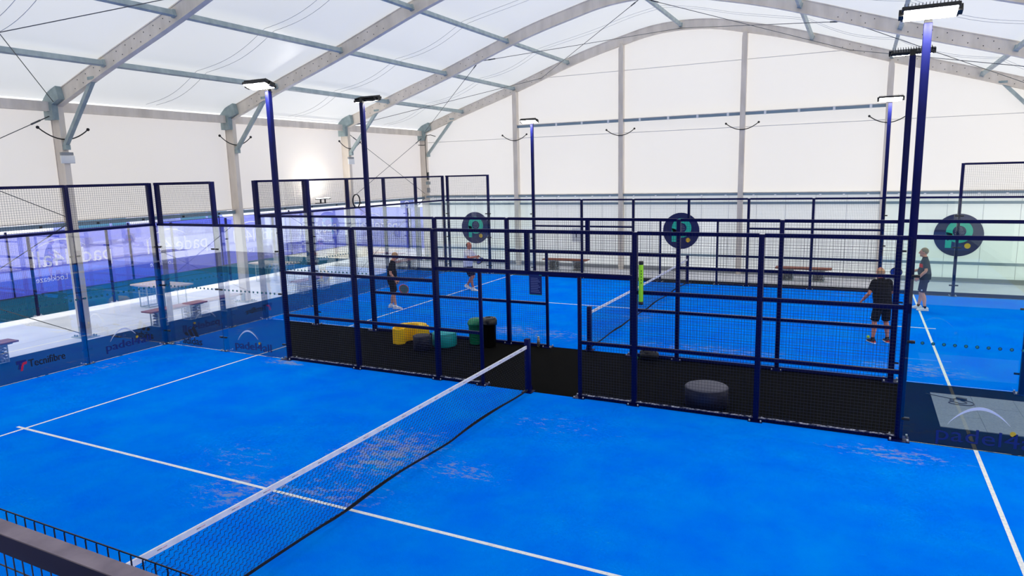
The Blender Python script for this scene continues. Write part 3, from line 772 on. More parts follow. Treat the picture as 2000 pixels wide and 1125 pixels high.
# panels are children so use local coordinates of their parent
wordmark(gC, frameT((-.54, -.009, .04), (1, 0, 0), (0, 0, 1)), 1.30, .28, M['decal_navy'], M['decal_white'])
wordmark(gB, frameT((-.62, -.009, .07), (1, 0, 0), (0, 0, 1)), 1.15, .24, M['decal_navy'], M['decal_white'])
wordmark(GP1, frameT((.009, -.58, .14), (0, 1, 0), (0, 0, 1)), 1.12, .24, M['decal_navy'], M['decal_white'])
T = frameT((.009, -.24, .27), (0, 1, 0), (0, 0, 1)); text('Tecnifibre', 'lettering', M['decal_black'], T, .74, .16, GT)
mb = MB(); T = frameT((.009, -.47, .25), (0, 1, 0), (0, 0, 1))
mb.prism([(0, .12), (.19, .17), (.19, .20), (0, .20)], T, .002, M['decal_navy']); mb.prism([(.02, .02), (.07, .02), (.10, .12), (.05, .14)], T, .002, M['decal_navy'])
mb.prism([(.06, -.02), (.10, -.02), (.13, .10), (.19, .11), (.20, .16), (.12, .15), (.08, .08)], T, .003, M['decal_red']); mb.build('emblem', M['decal_red'], GT)
T = frameT((-.44, -.009, .08), (1, 0, 0), (0, 0, 1)); text('adidas', 'lettering', M['decal_black'], T, .68, .18, gA)
mb = MB(); T = frameT((-.38, -.009, .29), (1, 0, 0), (0, 0, 1))
for (x0, w, h) in ((.06, .11, .085), (.24, .11, .17), (.42, .11, .26)):
    # slanted bars clipped by the base line
    mb.prism([(x0, 0), (x0+w, 0), (x0+w-h*.56, h), (x0-h*.72*.56, h*.72)], T, .002)
mb.build('striped_emblem', M['decal_black'], gA)

# ------------------------------------------------------------------ nets
def net(Y, label):
    t = thing('padel_net', (0, Y, 0), label, 'net')
    for y, w in ((.02, -1), (9.98, 1)):
        p = MB().bevbox((-.045, y-.05, .012), (.045, y+.05, 1.02), .005)
        p.box((-.10, y-.10, .012), (.10, y+.10, .024)); p.prism([(0, 0), (.12, 0), (0, .26)], frameT((-.01, y+w*.05, .02), (0, w, 0), (0, 0, 1)), .02)
        p.build('net_post', M['navy'], t)
    def top(y): return .90-.025*math.sin(PI*y/10)
    def bot(y): return .045+.05*math.sin(PI*y/10*1.0)*abs(math.sin(y*1.3)) + .01
    mb = MB(); s = .045; ys = [.09+i*s for i in range(int(9.82/s)+1)]; rows = 19; r = .0023
    for i, y in enumerate(ys):
        h0, h1 = bot(y), top(y)-.05; dz = (h1-h0)/rows
        for j in range(rows):
            z = h0+j*dz
            if (i+j) % 2 == 0:
                mb.tube([(0, y, z), (0, y, z+dz*1.0)], r, 3, None, False, False)
            if i+1 < len(ys):
                y2 = ys[i+1]; g0, g1 = bot(y2), top(y2)-.05; d2 = (g1-g0)/rows
                za = z+(dz if (i+j) % 2 == 0 else 0); zb = g0+j*d2+(0 if (i+j) % 2 == 0 else d2)
                za2 = z + (0 if (i+j) % 2 else dz); mb.tube([(0, y, za2), (0, y2, g0+j*d2+(d2 if (i+j) % 2 == 0 else 0)+( -.25*d2 if (i+j) % 2 == 0 else .25*d2))], r, 3, None, False, False)
    mb.build('netting', M['netblk'], t)
    hm = MB(); n = 60
    for i in range(n+1):
        y = .09+i*9.82/n; z = bot(y)
        for (dx, dz_) in ((-.005, -.004), (.005, -.004), (.005, .028), (-.005, .028)): hm.v.append((dx+.02*math.sin(y*2.1), y, z+dz_))
    for i in range(n):
        for j in range(4): hm.face([i*4+j, i*4+(j+1) % 4, i*4+4+(j+1) % 4, i*4+4+j])
    hm.build('bottom_hem', M['netblk'], t)
    b = MB(); n = 40
    for i in range(n+1):
        y = .06+i*(9.88/n); z = top(y)
        for (dx, dz_) in ((-.009, -.058), (.009, -.058), (.011, 0), (-.011, 0)): b.v.append((dx, y, z+dz_))
    for i in range(n):
        for j in range(4): b.face([i*4+j, i*4+(j+1) % 4, i*4+4+(j+1) % 4, i*4+4+j])
    band = b.build('white_band', M['netband'], t)
    mk = MB()
    for i in range(24):
        y = .5+i*.4; z = top(y)-.030
        mk.box((.0108, y-.05, z-.002), (.0118, y-.005, z+.008), M['print_grey']); mk.box((.0108, y, z-.002), (.0118, y+.045, z+.006), M['print_pink'])
    mk.build('band_print', M['print_pink'], band)['kind'] = 'stuff'
    c = MB().tube([(0, .09+i*9.8/30, bot(.09+i*9.8/30)) for i in range(31)], .007, 5); c.build('bottom_cord', M['netblk'], t)
net(0.0, 'black padel net with white top band stretched across the near court'); net(Y2, 'black padel net with white top band on the far court')

# ------------------------------------------------------------------ round logo discs on the back wall
def disc(x, label):
    t = thing('round_sign', (x, YG+.095, 1.61), label, 'sign')
    T = frameT((0, 0, 0), (1, 0, 0), (0, 0, 1)); n = 48; R_ = .72
    MB().prism([(R_*math.cos(2*PI*i/n), R_*math.sin(2*PI*i/n)) for i in range(n)], T, .012).build('disc', M['signnavy'], t)
    T2 = frameT((0, -.013, 0), (1, 0, 0), (0, 0, 1)); mb = MB()
    cx, cz, ro, ri = .02, .12, .385, .195
    for i in range(36):
        a, b = 2*PI*i/36, 2*PI*(i+1)/36
        mb.prism([(cx+ri*math.cos(a), cz+ri*math.sin(a)), (cx+ro*math.cos(a), cz+ro*math.sin(a)), (cx+ro*math.cos(b), cz+ro*math.sin(b)), (cx+ri*math.cos(b), cz+ri*math.sin(b))], T2, .004)
    mb.prism([(-.365, -.44), (-.19, -.44), (-.17, .05), (-.365, .10)], T2, .004)
    mb.build('letter_p', M['signteal'], t)
    h = MB()
    for i in range(-3, 4):
        for j in range(-3, 4):
            px, pz = cx+.02+i*.045+(j % 2)*.022, cz+.01+j*.04
            if math.hypot(px-cx, pz-cz) < .14: h.prism([(px-.009, pz-.003), (px+.009, pz-.003), (px+.009, pz+.003), (px-.009, pz+.003)], T2, .006)
    h.build('racket_dots', M['decal_white'], t)
    T3 = T2 @ Matrix.Translation((-.25, -.13, .004)) @ Matrix.Rotation(.72, 4, 'Z')
    MB().prism([(-.08, -.02), (.09, -.02), (.09, .02), (-.08, .02)], T3, .004).build('racket_handle', M['signnavy'], t)
    T4 = T2 @ Matrix.Translation((.28, -.36, 0)); MB().prism([(.09*math.cos(i*PI/10), .09*math.sin(i*PI/10)) for i in range(20)], T4, .004).build('ball_mark', M['signyel'], t)
disc(-10.35, 'round navy sign with turquoise letter P, left one, behind the man in white'); disc(-.95, 'round navy sign with turquoise letter P, middle of the back wall'); disc(8.36, 'round navy sign with turquoise letter P, right one, behind glass')

# ------------------------------------------------------------------ benches and tables
def stones(mb, a, b, seed, s=.085):
    rnd = random.Random(seed); z = a[2]+s*.5
    while z < b[2]:
        y = a[1]+s*.5
        while y < b[1]:
            x = a[0]+s*.5
            while x < b[0]:
                r = s*rnd.uniform(.42, .60)
                mb.ell((x+rnd.uniform(-.01, .01), y+rnd.uniform(-.01, .01), z+rnd.uniform(-.01, .01)), (r, r*rnd.uniform(.8, 1.1), r*rnd.uniform(.7, 1)), None, 6, 4, Matrix.Rotation(rnd.uniform(0, 3), 3, 'Z'))
                x += s
            y += s
        z += s
    return mb
def cage(a, b, fill, seed, parent, nm='gabion_cage'):
    c = MB(); r = .0025
    for x in (a[0], b[0]):
        for y in (a[1], b[1]): c.box((x-.012, y-.012, a[2]), (x+.012, y+.012, b[2]))
    for z in (a[2]+.01, b[2]-.01):
        for x in (a[0], b[0]): c.box((x-.010, a[1], z-.010), (x+.010, b[1], z+.010))
        for y in (a[1], b[1]): c.box((a[0], y-.010, z-.010), (b[0], y+.010, z+.010))
    n = 5
    for x in (a[0], b[0]): 
        for i in range(1, n): u = a[1]+(b[1]-a[1])*i/n; c.wire((x, u, a[2]), (x, u, b[2]), r)
        for i in range(1, n+1): z = a[2]+(b[2]-a[2])*i/(n+1); c.wire((x, a[1], z), (x, b[1], z), r)
    for y in (a[1], b[1]):
        for i in range(1, n): u = a[0]+(b[0]-a[0])*i/n; c.wire((u, y, a[2]), (u, y, b[2]), r)
        for i in range(1, n+1): z = a[2]+(b[2]-a[2])*i/(n+1); c.wire((a[0], y, z), (b[0], y, z), r)
    o = c.build(nm, M['galv'], parent)
    if fill:
        q = stones(MB(), (a[0]+.02, a[1]+.02, a[2]), (b[0]-.02, b[1]-.02, b[2]-.02), seed).build('stones', M['stone'], o); q['kind'] = 'stuff'
def bench(x, y, rz, L, label, seed):
    """long axis along local y"""
    t = thing('gabion_bench', (x, y, .006), label, 'bench', rz)
    for dx in (-.115, .115): MB().bevbox((dx-.11, -L/2, .43), (dx+.11, L/2, .47), .006).build('seat_plank', M['wood'], t)
    MB().box((-.19, -L/2+.12, .405), (.19, L/2-.12, .43)).build('seat_frame', M['galv'], t)
    for s in (-1, 1):
        c = s*(L/2-.42); cage((-.17, c-.18, 0), (.17, c+.18, .405), True, seed+s, t)
bench(-12.22, 11.95, 0, 1.85, 'wooden bench on stone filled wire legs beside the left glass wall, behind the corner post', 3)
bench(-12.22, 6.72, 0, 1.85, 'wooden bench on stone legs cut off at the left picture edge', 8)
bench(-12.2, 17.55, 0, 1.85, 'wooden bench on stone legs left of the far court end wall, seen through mesh', 13)
bench(-12.0, 23.0, 0, 1.6, 'wooden bench on stone legs in the back left corner behind the man in black', 18)
bench(-5.42, 25.1, PI/2, 1.95, 'wooden bench on stone legs along the back wall, left of the net', 23)
bench(3.66, 25.1, PI/2, 1.85, 'wooden bench on stone legs along the back wall, right of the net', 28)
def table(x, y, rz, label, L=1.9):
    t = thing('gabion_table', (x, y, 0), label, 'table', rz)
    for i in range(3): MB().bevbox((-L/2, -.45+.3*i+.005, .72), (L/2, -.15+.3*i-.005, .765), .006).build('top_plank', M['wood_pale'], t)
    MB().box((-L/2+.12, -.38, .69), (L/2-.12, .38, .72)).build('top_frame', M['galv'], t)
    for s in (-1, 1): cage((s*(L/2-.42)-.2, -.3, 0), (s*(L/2-.42)+.2, .3, .69), False, 0, t, 'wire_leg')
    MB().box((-.05, -.05, 0), (.05, .05, .69)).build('centre_leg', M['galv'], t)
table(-14.8, 13.45, 0, 'pale wooden table on empty wire cage legs outside the left wall, nearer one')
table(-15.35, 18.85, 0, 'pale wooden table on empty wire cage legs outside the left wall, farther one')

# ------------------------------------------------------------------ outer fence and banners
def ofence(pa, pb, label, n, h=2.55):
    pa, pb = Vector((*pa, 0)), Vector((*pb, 0)); d = pb-pa; L = d.length; ang = math.atan2(d.y, d.x)
    t = thing('security_fence', pa, label, 'fence', ang)
    for i in range(n+1):
        x = L*i/n
        p = MB().bevbox((x-.035, .0, 0), (x+.035, .07, h), .005); p.build('post', M['navy'], t)
        q = MB().box((x-.12, -.04, 0), (x+.12, .12, .012)); [q.tube([(x+s*.09, .04, .012), (x+s*.09, .04, .05)], .014, 6) for s in (-1, 1)]; q.build('base_plate', M['zinc'], t)
    m = MB(); k = int(L/.05)
    for i in range(k+1): m.wire((i*L/k, -.01, .03), (i*L/k, -.01, h-.02), .0025)
    for j in range(13):
        z = .05+j*.2
        m.wire((0, -.016, z), (L, -.016, z), .003); m.wire((0, -.004, z), (L, -.004, z), .003)
    m.build('wire_mesh', M['wire'], t)
ofence((-17.3, 8.5), (-17.3, 25.8), 'dark security mesh fence outside the open left wall of the tent', 7)
ofence((-17.3, 25.95), (-13.3, 26.1), 'short return of the dark security fence by the back left corner', 2)
def banner(x0, y0, ux, uy, L, label, txt, z0=.0, z1=2.3):
    """u runs so that +u is to the right as seen from the court"""
    t = thing('banner_panel', (x0, y0, 0), label, 'banner'); T = frameT((0, 0, 0), (ux, uy, 0), (0, 0, 1))
    mb = MB(); mb.prism([(0.02, z0), (L-.02, z0), (L-.02, z1), (0.02, z1)], T, .004); mb.build('printed_cloth', M['ban'], t)
    for zz in (z0, z1): MB().tube([T @ Vector((0, zz, .01)), T @ Vector((L, zz, .01))], .012, 5).build('edge_cord', M['bolt'], t)
    p = MB(); p.prism([(-.03, -.0), (.03, -.0), (.03, z1+.08), (-.03, z1+.08)], T, -.06); p.build('post', M['navy'], t)
    if txt:
        Tm = T @ Matrix.Translation((L*.16, .78, .006))
        text('padel4all', 'mirrored_lettering', M['banw'], Tm, L*.66, .82, t, True)
        text('Lockleaze', 'mirrored_place_name', M['banw'], T @ Matrix.Translation((L*.17, .42, .006)), L*.25, .22, t, True)
        a = MB(); arc_strip(a, T @ Matrix.Translation((0, 0, .006)), L*.17, L*.60, 1.55, .42, .05, M['banw']); a.build('arc_mark', M['banw'], t)
    return t
BY = [8.1, 12.7, 17.35, 21.95, 26.5]
BN = ['at the left picture edge', 'first full one from the left', 'behind the corner post of the near court', 'behind the left light pole', 'last before the outer corner']
for i, y in enumerate(BY): banner(-21.9, y, 0, 1, 4.6 if i < 4 else 4.4, 'translucent lavender banner with mirrored white letters, %s' % BN[i], True)
for i in range(2): banner(-21.85+4.6*i, 31.0, 1, 0, 4.5, 'translucent lavender banner facing the court beyond the back left corner, %s' % ('left one' if i == 0 else 'right one'), i == 0)
t = thing('round_sign', (-17.35, 30.9, 2.42), 'blue sign plate with round white logo above the banners, back left', 'sign')
MB().box((-.45, -.02, -.18), (.45, .02, .30)).build('plate', M['van'], t); MB().box((-.04, .02, -2.42), (.04, .06, .2)).build('post', M['navy'], t)
mb = MB(); mb.tube([(.16*math.cos(a*PI/10), -.025, .05+.16*math.sin(a*PI/10)) for a in range(20)], .02, 5, None, False, True, True); mb.build('logo_ring', M['white'], t)
# things parked and built beyond
def van(x, y, rz, label):
    t = thing('parked_van', (x, y, -.03), label, 'van', rz)
    side = [(-2.4, .35), (2.3, .35), (2.4, .9), (1.75, 1.1), (1.2, 1.95), (-2.3, 2.05), (-2.4, 1.2)]
    T = frameT((0, .95, 0), (1, 0, 0), (0, 0, 1))
    MB().prism(side, T, 1.9).build('body', M['van'], t)
    w = MB()
    for yy in (-.96, .955): w.box((.3, yy, 1.15), (1.3, yy+.006, 1.75)); w.box((-2.0, yy, 1.2), (.1, yy+.006, 1.8))
    w.build('window', M['vanwin'], t)
    for xx in (-1.5, 1.5):
        for yy in (-.98, .78):
            MB().tube([(xx, yy, .34), (xx, yy+.2, .34)], .34, 16).build('wheel', M['black'], t)
van(-40, 27.5, 1.6, 'blurred blue van parked far outside, seen over the near banner'); van(-41, 36, 1.5, 'blurred blue van parked farther back outside')
t = thing('outbuilding', (-52, 42, 0), 'pale low building far outside beyond the banners', 'building', .5)
MB().box((-4, -12, -.03), (4, 12, 3.0)).build('wall', M['bldg'], t); MB().box((-4.3, -12.3, 3.0), (4.3, 12.3, 3.3)).build('roof', M['roofgrey'], t)
for i in range(4): MB().box((4.0, -9+5*i, 1.0), (4.05, -7+5*i, 2.2)).build('window', M['vanwin'], t)

# ------------------------------------------------------------------ seats, bins and small things in the walkway
def pouf(x, y, r, h, body, top, label):
    t = thing('round_pouf', (x, y, .006), label, 'pouf')
    MB().lathe([(r-.02, 0), (r, .02), (r, h-.03), (r-.008, h-.015)], (0, 0, 0), 36).build('side', M[body], t)
    MB().lathe([(r-.004, h-.02), (r-.012, h-.004), (r-.05, h+.006), (.001, h+.012)], (0, 0, 0), 36).build('cushion_top', M[top], t)
    MB().tube([((r+.001)*math.cos(a*PI/18), (r+.001)*math.sin(a*PI/18), h-.022) for a in range(36)], .006, 5, None, False, True, True).build('piping', M[body], t)
pouf(3.13, 10.52, .36, .34, 'navyv', 'greyv', 'large dark round pouf with grey top in the walkway behind the near fence')
pouf(-3.66, 11.92, .21, .34, 'navyv', 'navyv', 'small dark navy round pouf in front of the yellow seat')
pouf(-3.36, 12.42, .29, .33, 'teal', 'teal', 'turquoise round pouf between the yellow seat and the bins')
def curved_seat():
    t = thing('lounge_block', (-4.32, 12.42, .006), 'bright yellow curved block seat behind the small dark pouf', 'seat', math.radians(35))
    out = []; ro, ri = .40, .14
    for i in range(19): a = math.radians(-15+i*210/18); out.append((ro*1.12*math.cos(a), ro*math.sin(a)))
    for i in range(9):  # rounded end
        a = math.radians(195); c = ((ro*1.05+ri)/2*math.cos(a), (ro+ri)/2*math.sin(a)); q = a+i*PI/8; out.append((c[0]+(ro-ri)/2*math.cos(q), c[1]+(ro-ri)/2*math.sin(q)))
    for i in range(13): a = math.radians(195-i*210/12); out.append((ri*math.cos(a), ri*math.sin(a)))
    for i in range(9):
        a = math.radians(-15); c = ((ro*1.05+ri)/2*math.cos(a), (ro+ri)/2*math.sin(a)); q = a+PI+i*PI/8; out.append((c[0]+(ro-ri)/2*math.cos(q), c[1]+(ro-ri)/2*math.sin(q)))
    T = Matrix.Identity(4)
    bm = bmesh.new(); vs = [bm.verts.new((x, y, 0)) for x, y in out]; bmesh.ops.remove_doubles(bm, verts=bm.verts[:], dist=.004)
    f = bm.faces.new(bm.verts[:]); r = bmesh.ops.extrude_face_region(bm, geom=[f])
    for v in [g for g in r['geom'] if isinstance(g, bmesh.types.BMVert)]: v.co.z = .42
    top = [e for e in bm.edges if all(v.co.z > .41 for v in e.verts)]
    bmesh.ops.recalc_face_normals(bm, faces=bm.faces[:])
    bmesh.ops.bevel(bm, geom=top, offset=.055, segments=4, affect='EDGES')
    mb = MB(); mb.add_bm(bm, None, None, False); mb.build('seat_block', M['yellow'], t)
curved_seat()
def bin_(x, y, h, r, m, label, dome):
    t = thing('litter_bin', (x, y, .006), label, 'bin')
    MB().lathe([(r*.82, 0), (r*.86, .02), (r*.95, h*.74), (r, h*.75), (r, h*.79), (r*.95, h*.8)], (0, 0, 0), 28).build('body', M[m], t)
    if dome: MB().lathe([(r*1.06, h*.76), (r*1.08, h*.80), (r*.98, h*.90), (r*.72, h*.99), (r*.3, h*1.0), (.001, h*.995)], (0, 0, 0), 28).build('lid', M[m], t)
    else: MB().lathe([(r*1.06, h*.76), (r*1.08, h*.79), (r*1.05, h*.92), (r*.9, h*.99), (r*.55, h), (r*.5, h*.97), (.001, h*.97)], (0, 0, 0), 28).build('lid', M[m], t)
    MB().bevbox((-.05, -r*1.12, h*.78), (.05, -r*.98, h*.84), .006).build('handle', M[m], t)
bin_(-2.74, 12.86, .62, .19, 'green', 'green plastic bin with domed lid beside the black bin', True)
bin_(-2.30, 12.72, .70, .175, 'blackbin', 'black cylindrical bin with a flat topped lid beside the green bin', False)
t = thing('metal_bottle', (-1.20, 13.08, .006), 'slim shiny metal bottle standing on the mat by the gateway', 'bottle')
MB().lathe([(.034, 0), (.036, .01), (.036, .18), (.026, .21), (.022, .22)], (0, 0, 0), 18).build('body', M['steel'], t); MB().lathe([(.024, .22), (.024, .255), (.001, .26)], (0, 0, 0), 18).build('cap', M['zinc'], t)
t = thing('sports_bag', (1.45, 13.0, .006), 'black sports bag lying at the foot of the far court fence', 'bag', .2)
mb = MB(); mb.bevbox((-.2, -.1, 0), (.2, .1, .17), .06); mb.ell((-.05, 0, .15), (.16, .09, .07)); mb.build('body', M['black'], t)
MB().tube([(-.15, -.05, .16), (-.08, -.06, .25), (.08, -.06, .26), (.14, -.05, .17)], .010, 6).build('handle', M['black'], t)
MB().bevbox((-.36, -.05, 0), (-.24, .03, .04), .01).build('strap_end', M['decal_green'], t)
# notice hung on the far court fence
t = thing('rules_sign', (-1.31, Y2-.004, 1.68), 'small navy rules board with rows of white text, hung beside the gateway', 'sign')
MB().box((-.16, -.004, -.46), (.16, .004, .08)).build('board', M['decal_navy'], t)
mb = MB()
for i in range(9): mb.box((-.12, -.006, -.40+i*.04), (.12-.03*(i % 3), -.0042, -.388+i*.04))
mb.build('text_rows', M['van'], t); MB().box((-.14, -.006, .02), (-.06, -.0042, .05)).build('heading', M['decal_white'], t)
MB().box((-.16, -.006, -.47), (.16, .0, -.458)).build('lower_edge', M['signteal'], t); MB().box((.10, -.006, .0), (.16, -.0042, .07)).build('corner_mark', M['signteal'], t)
# lime ball tube
t = thing('ball_tube', (2.13, 9.955, 1.80), 'lime green plastic ball pick up tube with black ends hung on the near fence', 'ball tube')
MB().lathe([(.036, .05), (.038, .055), (.038, .67), (.036, .675)], (0, 0, 0), 18).build('tube', M['lime'], t)
for z, n in ((0, 'cap'), (.675, 'cap')): MB().lathe([(.038, z), (.041, z+.004), (.041, z+.05), (.036, z+.056)], (0, 0, 0), 18).build(n, M['black'], t)
mb = MB(); [mb.box((.010, -.0385, .36+i*.05), (.022, -.0355, .385+i*.05)) for i in range(5)]; mb.build('print_marks', M['decal_black'], t)['kind'] = 'stuff'
# grey tiles with cable and charger
t = thing('carpet_platform', (7.6, 11.75, .006), 'grey carpet tiles laid on the black mat behind the right glass', 'carpet')
mb = MB(); q = 0
for i in range(4):
    for j in range(3):
        x0 = -1.0+i*.6; y0 = -.9+j*.6; mb.box((x0+.002, y0+.002, 0), (x0+.598, y0+.598, .012+.001*((i+j) % 2)))
mb.build('tiles', M['carpet'], t)
t = thing('charger_cable', (6.98, 12.3, .02), 'black cable and small charger lying on the grey carpet tiles', 'cable')
MB().bevbox((-.06, .05, 0), (.09, .13, .04), .01, None, Matrix.Rotation(-.5, 4, 'Z')).build('charger', M['black'], t)
mb = MB(); pts = [(-.45, .22, .005), (-.25, .14, .005), (-.05, .02, .005), (-.15, -.16, .005), (-.02, -.24, .006), (.16, -.22, .006), (.22, -.08, .006), (.12, .04, .008), (.02, .08, .01)]
def smooth(pts, k=5):
    P = [Vector(p) for p in pts]; out = []
    for i in range(len(P)-1):
        p0, p1, p2, p3 = P[max(i-1, 0)], P[i], P[i+1], P[min(i+2, len(P)-1)]
        for j in range(k):
            u = j/k; out.append(.5*((2*p1)+(-p0+p2)*u+(2*p0-5*p1+4*p2-p3)*u*u+(-p0+3*p1-3*p2+p3)*u**3))
    return out+[P[-1]]
mb.tube(smooth(pts), .006, 5); mb.tube(smooth([(0, .1, .01), (-.12, -.02, .006), (.02, -.16, .005), (.12, -.10, .005), (.04, .0, .01)]), .006, 5); mb.build('cord', M['black'], t)
for (x, y, lb) in ((.59, Y2+7.75, 'yellow padel ball on the far court right of the net'), (5.66, 16.62, 'yellow padel ball on the court at the foot of the man with his back turned')):
    o = MB().ell((0, 0, 0), (.033, .033, .033), None, 16, 10).build('padel_ball', M['ball']); o.location = (x, y, .048); tag(o, lb, 'ball')
#PEOPLE#
# ------------------------------------------------------------------ people
def loft(mb, rings, n=16, m=None):
    """rings: (centre, half width vector, half depth vector)"""
    base = len(mb.v); k = len(rings)
    for c, a, b in rings:
        c, a, b = Vector(c), Vector(a), Vector(b)
        for j in range(n):
            t = 2*PI*j/n; mb.v.append(tuple(c+a*math.cos(t)+b*math.sin(t)))
    for i in range(k-1):
        for j in range(n): mb.face([base+i*n+j, base+i*n+(j+1) % n, base+(i+1)*n+(j+1) % n, base+(i+1)*n+j], m, True)
    mb.face([base+j for j in range(n)][::-1], m); mb.face([base+(k-1)*n+j for j in range(n)], m)
def remesh(mb, name, m, parent, vox, sm=3):
    o = mb.build(name, m, parent); md = o.modifiers.new('r', 'REMESH'); md.mode = 'VOXEL'; md.voxel_size = vox
    s = o.modifiers.new('s', 'SMOOTH'); s.iterations = sm; s.factor = .5
    dg = bpy.context.evaluated_depsgraph_get(); me = bpy.data.meshes.new_from_object(o.evaluated_get(dg))
    o.modifiers.clear(); o.data = me; me.name = name
    me.materials.clear(); me.materials.append(m); me.polygons.foreach_set('use_smooth', [True]*len(me.polygons))
    return o
def limb(mb, pts, rad, n=12): mb.tube(smooth(pts, 5), smooth_r(rad, 5), n)
def smooth_r(r, k):
    out = []
    for i in range(len(r)-1):
        for j in range(k): t = j/k; t = t*t*(3-2*t); out.append(r[i]*(1-t)+r[i+1]*t)
    return out+[r[-1]]
def person(name_label, x, y, rz, P):
    """P: local joints, x = right, y = forward, z = up"""
    t = thing('person', (x, y, .012), name_label, 'person', rz)
    V = Vector; hip, chest, neck, head = V(P['hip']), V(P['chest']), V(P['neck']), V(P['head'])
    skin = P.get('skin', M['skin']); bw = P.get('bulk', 1.0)
    b = MB()
    up = (neck-hip).normalized(); tw = P.get('twist', 0)
    sx = V((math.cos(tw), math.sin(tw), 0)); sy = V((-math.sin(tw), math.cos(tw), 0))
    # torso under the clothes
    loft(b, [(hip-up*.06, V((.12, 0, 0)), V((0, .09, 0))), (hip+up*.10, V((.14, 0, 0))*bw, V((0, .10, 0))*bw), (chest, sx*.145, sy*.10), (neck-up*.09, sx*.13, sy*.08), (neck-up*.02, sx*.06, sy*.06)])
    limb(b, [neck-up*.06, neck, head-V((0, 0, .08))+V((0, 0, 0))], [.066, .058, .060])
    # head, looking along hd
    hy = P.get('look', 0); hp = P.get('nod', 0)
    H = Matrix.Rotation(hy, 3, 'Z') @ Matrix.Rotation(-hp, 3, 'X')
    b.ell(head+H @ V((0, -.008, .018)), (.077, .098, .105), None, 18, 12, H)
    b.ell(head+H @ V((0, .020, -.055)), (.058, .070, .068), None, 16, 10, H)
    b.ell(head+H @ V((0, .070, -.098)), (.026, .022, .020), None, 10, 8, H)
    b.tube([head+H @ V((0, .085, .030)), head+H @ V((0, .105, .0)), head+H @ V((0, .118, -.022)), head+H @ V((0, .092, -.032))], [.010, .013, .017, .010], 8)
    b.ell(head+H @ V((0, .088, .036)), (.045, .014, .010), None, 10, 6, H)
    for s in (-1, 1): b.ell(head+H @ V((s*.078, -.005, -.005)), (.010, .020, .032), None, 8, 8, H)
    ff = MB()
    for s in (-1, 1): ff.ell(head+H @ V((s*.030, .094, .014)), (.011, .006, .006), M['eye'], 8, 6, H)
    ff.ell(head+H @ V((0, .090, -.062)), (.022, .008, .006), M['lips'], 8, 6, H)
    # legs and feet
    for s, k in ((-1, 'L'), (1, 'R')):
        kn, an = V(P['knee'+k]), V(P['ankle'+k]); h = hip+V((s*.09, 0, -.02))
        fd = V(P.get('foot'+k, (s*.12, 1, 0))).normalized()
        calf = kn*.66+an*.34 - fd*.02
        limb(b, [h, h*.5+kn*.5, kn, calf, an*.85+kn*.15, an], [.088*bw, .074, .055, .056, .038, .036])
        b.tube([an, an+fd*.08-V((0, 0, .045)), an+fd*.15-V((0, 0, .058))], [.036, .036, .026], 10)
    # arms and hands
    for s, k in ((-1, 'L'), (1, 'R')):
        sh = neck-up*.075+sx*s*.175; el, wr = V(P['elbow'+k]), V(P['wrist'+k])
        limb(b, [sh-sx*s*.05, sh, sh*.5+el*.5, el, el*.6+wr*.4, wr], [.05, .052, .046, .039, .040, .027])
        d = (wr-el).normalized(); hdv = V(P.get('hand'+k, d)).normalized(); side = V(P.get('palm'+k, (0, 1, 0))); side = (side-hdv*side.dot(hdv)).normalized(); nrm_ = hdv.cross(side)
        T3 = Matrix((side, hdv, nrm_)).transposed()
        b.ell(wr+hdv*.048, (.040, .052, .017), None, 12, 8, T3)
        curl = P.get('curl'+k, .5)
        for f in range(4):
            L_ = (.070, .078, .073, .058)[f]; r0 = wr+hdv*.082+side*(.028-.018*f)
            p1 = r0+(hdv*math.cos(curl*.6)+nrm_*math.sin(curl*.6))*L_*.45; p2 = p1+(hdv*math.cos(curl*1.6)+nrm_*math.sin(curl*1.6))*L_*.32; p3 = p2+(hdv*math.cos(curl*2.4)+nrm_*math.sin(curl*2.4))*L_*.28
            b.tube([r0-hdv*.02, r0, p1, p2, p3], [.009, .0092, .0088, .008, .007], 6)
        th0 = wr+hdv*.03+side*.034; b.tube([th0-side*.01, th0, th0+(side*.5+hdv*.8+nrm_*.3).normalized()*.035, th0+(side*.2+hdv*.9+nrm_*.6).normalized()*.062], [.012, .012, .010, .009], 6)
    remesh(b, 'body', skin, t, .0085, 2)
    ff.build('face_features', M['eye'], t)
    # hair
    hc = MB(); hs = P.get('hairstyle', 'short')
    if hs == 'short':
        hc.ell(head+H @ V((0, -.018, .034)), (.084, .100, .101), None, 18, 12, H)
    elif hs == 'receding':
        hc.ell(head+H @ V((0, -.030, .012)), (.083, .088, .088), None, 18, 12, H)
    # trim the cap so the face stays free
    bm = bmesh.new(); vs = [bm.verts.new(v) for v in hc.v]
    for f in hc.f:
        try: bm.faces.new([vs[i] for i in dict.fromkeys(f)])
        except Exception: pass
    bmesh.ops.remove_doubles(bm, verts=bm.verts[:], dist=1e-5)
    n1 = H @ V((0, .80, -.60)); c1 = head+H @ V((0, .040, .045))
    g = bm.verts[:]+bm.edges[:]+bm.faces[:]
    r = bmesh.ops.bisect_plane(bm, geom=g, plane_co=c1, plane_no=n1, clear_outer=True)
    g = bm.verts[:]+bm.edges[:]+bm.faces[:]
    bmesh.ops.bisect_plane(bm, geom=g, plane_co=head+H @ V((0, 0, -.045)), plane_no=H @ V((0, 0, -1)), clear_outer=True)
    bmesh.ops.holes_fill(bm, edges=[e for e in bm.edges if e.is_boundary], sides=200)
    h2 = MB(); h2.add_bm(bm, None, None, True); h2.build('hair', P['hair'], t)
    # shirt
    q = MB(); wb = P.get('belly', 1.0)
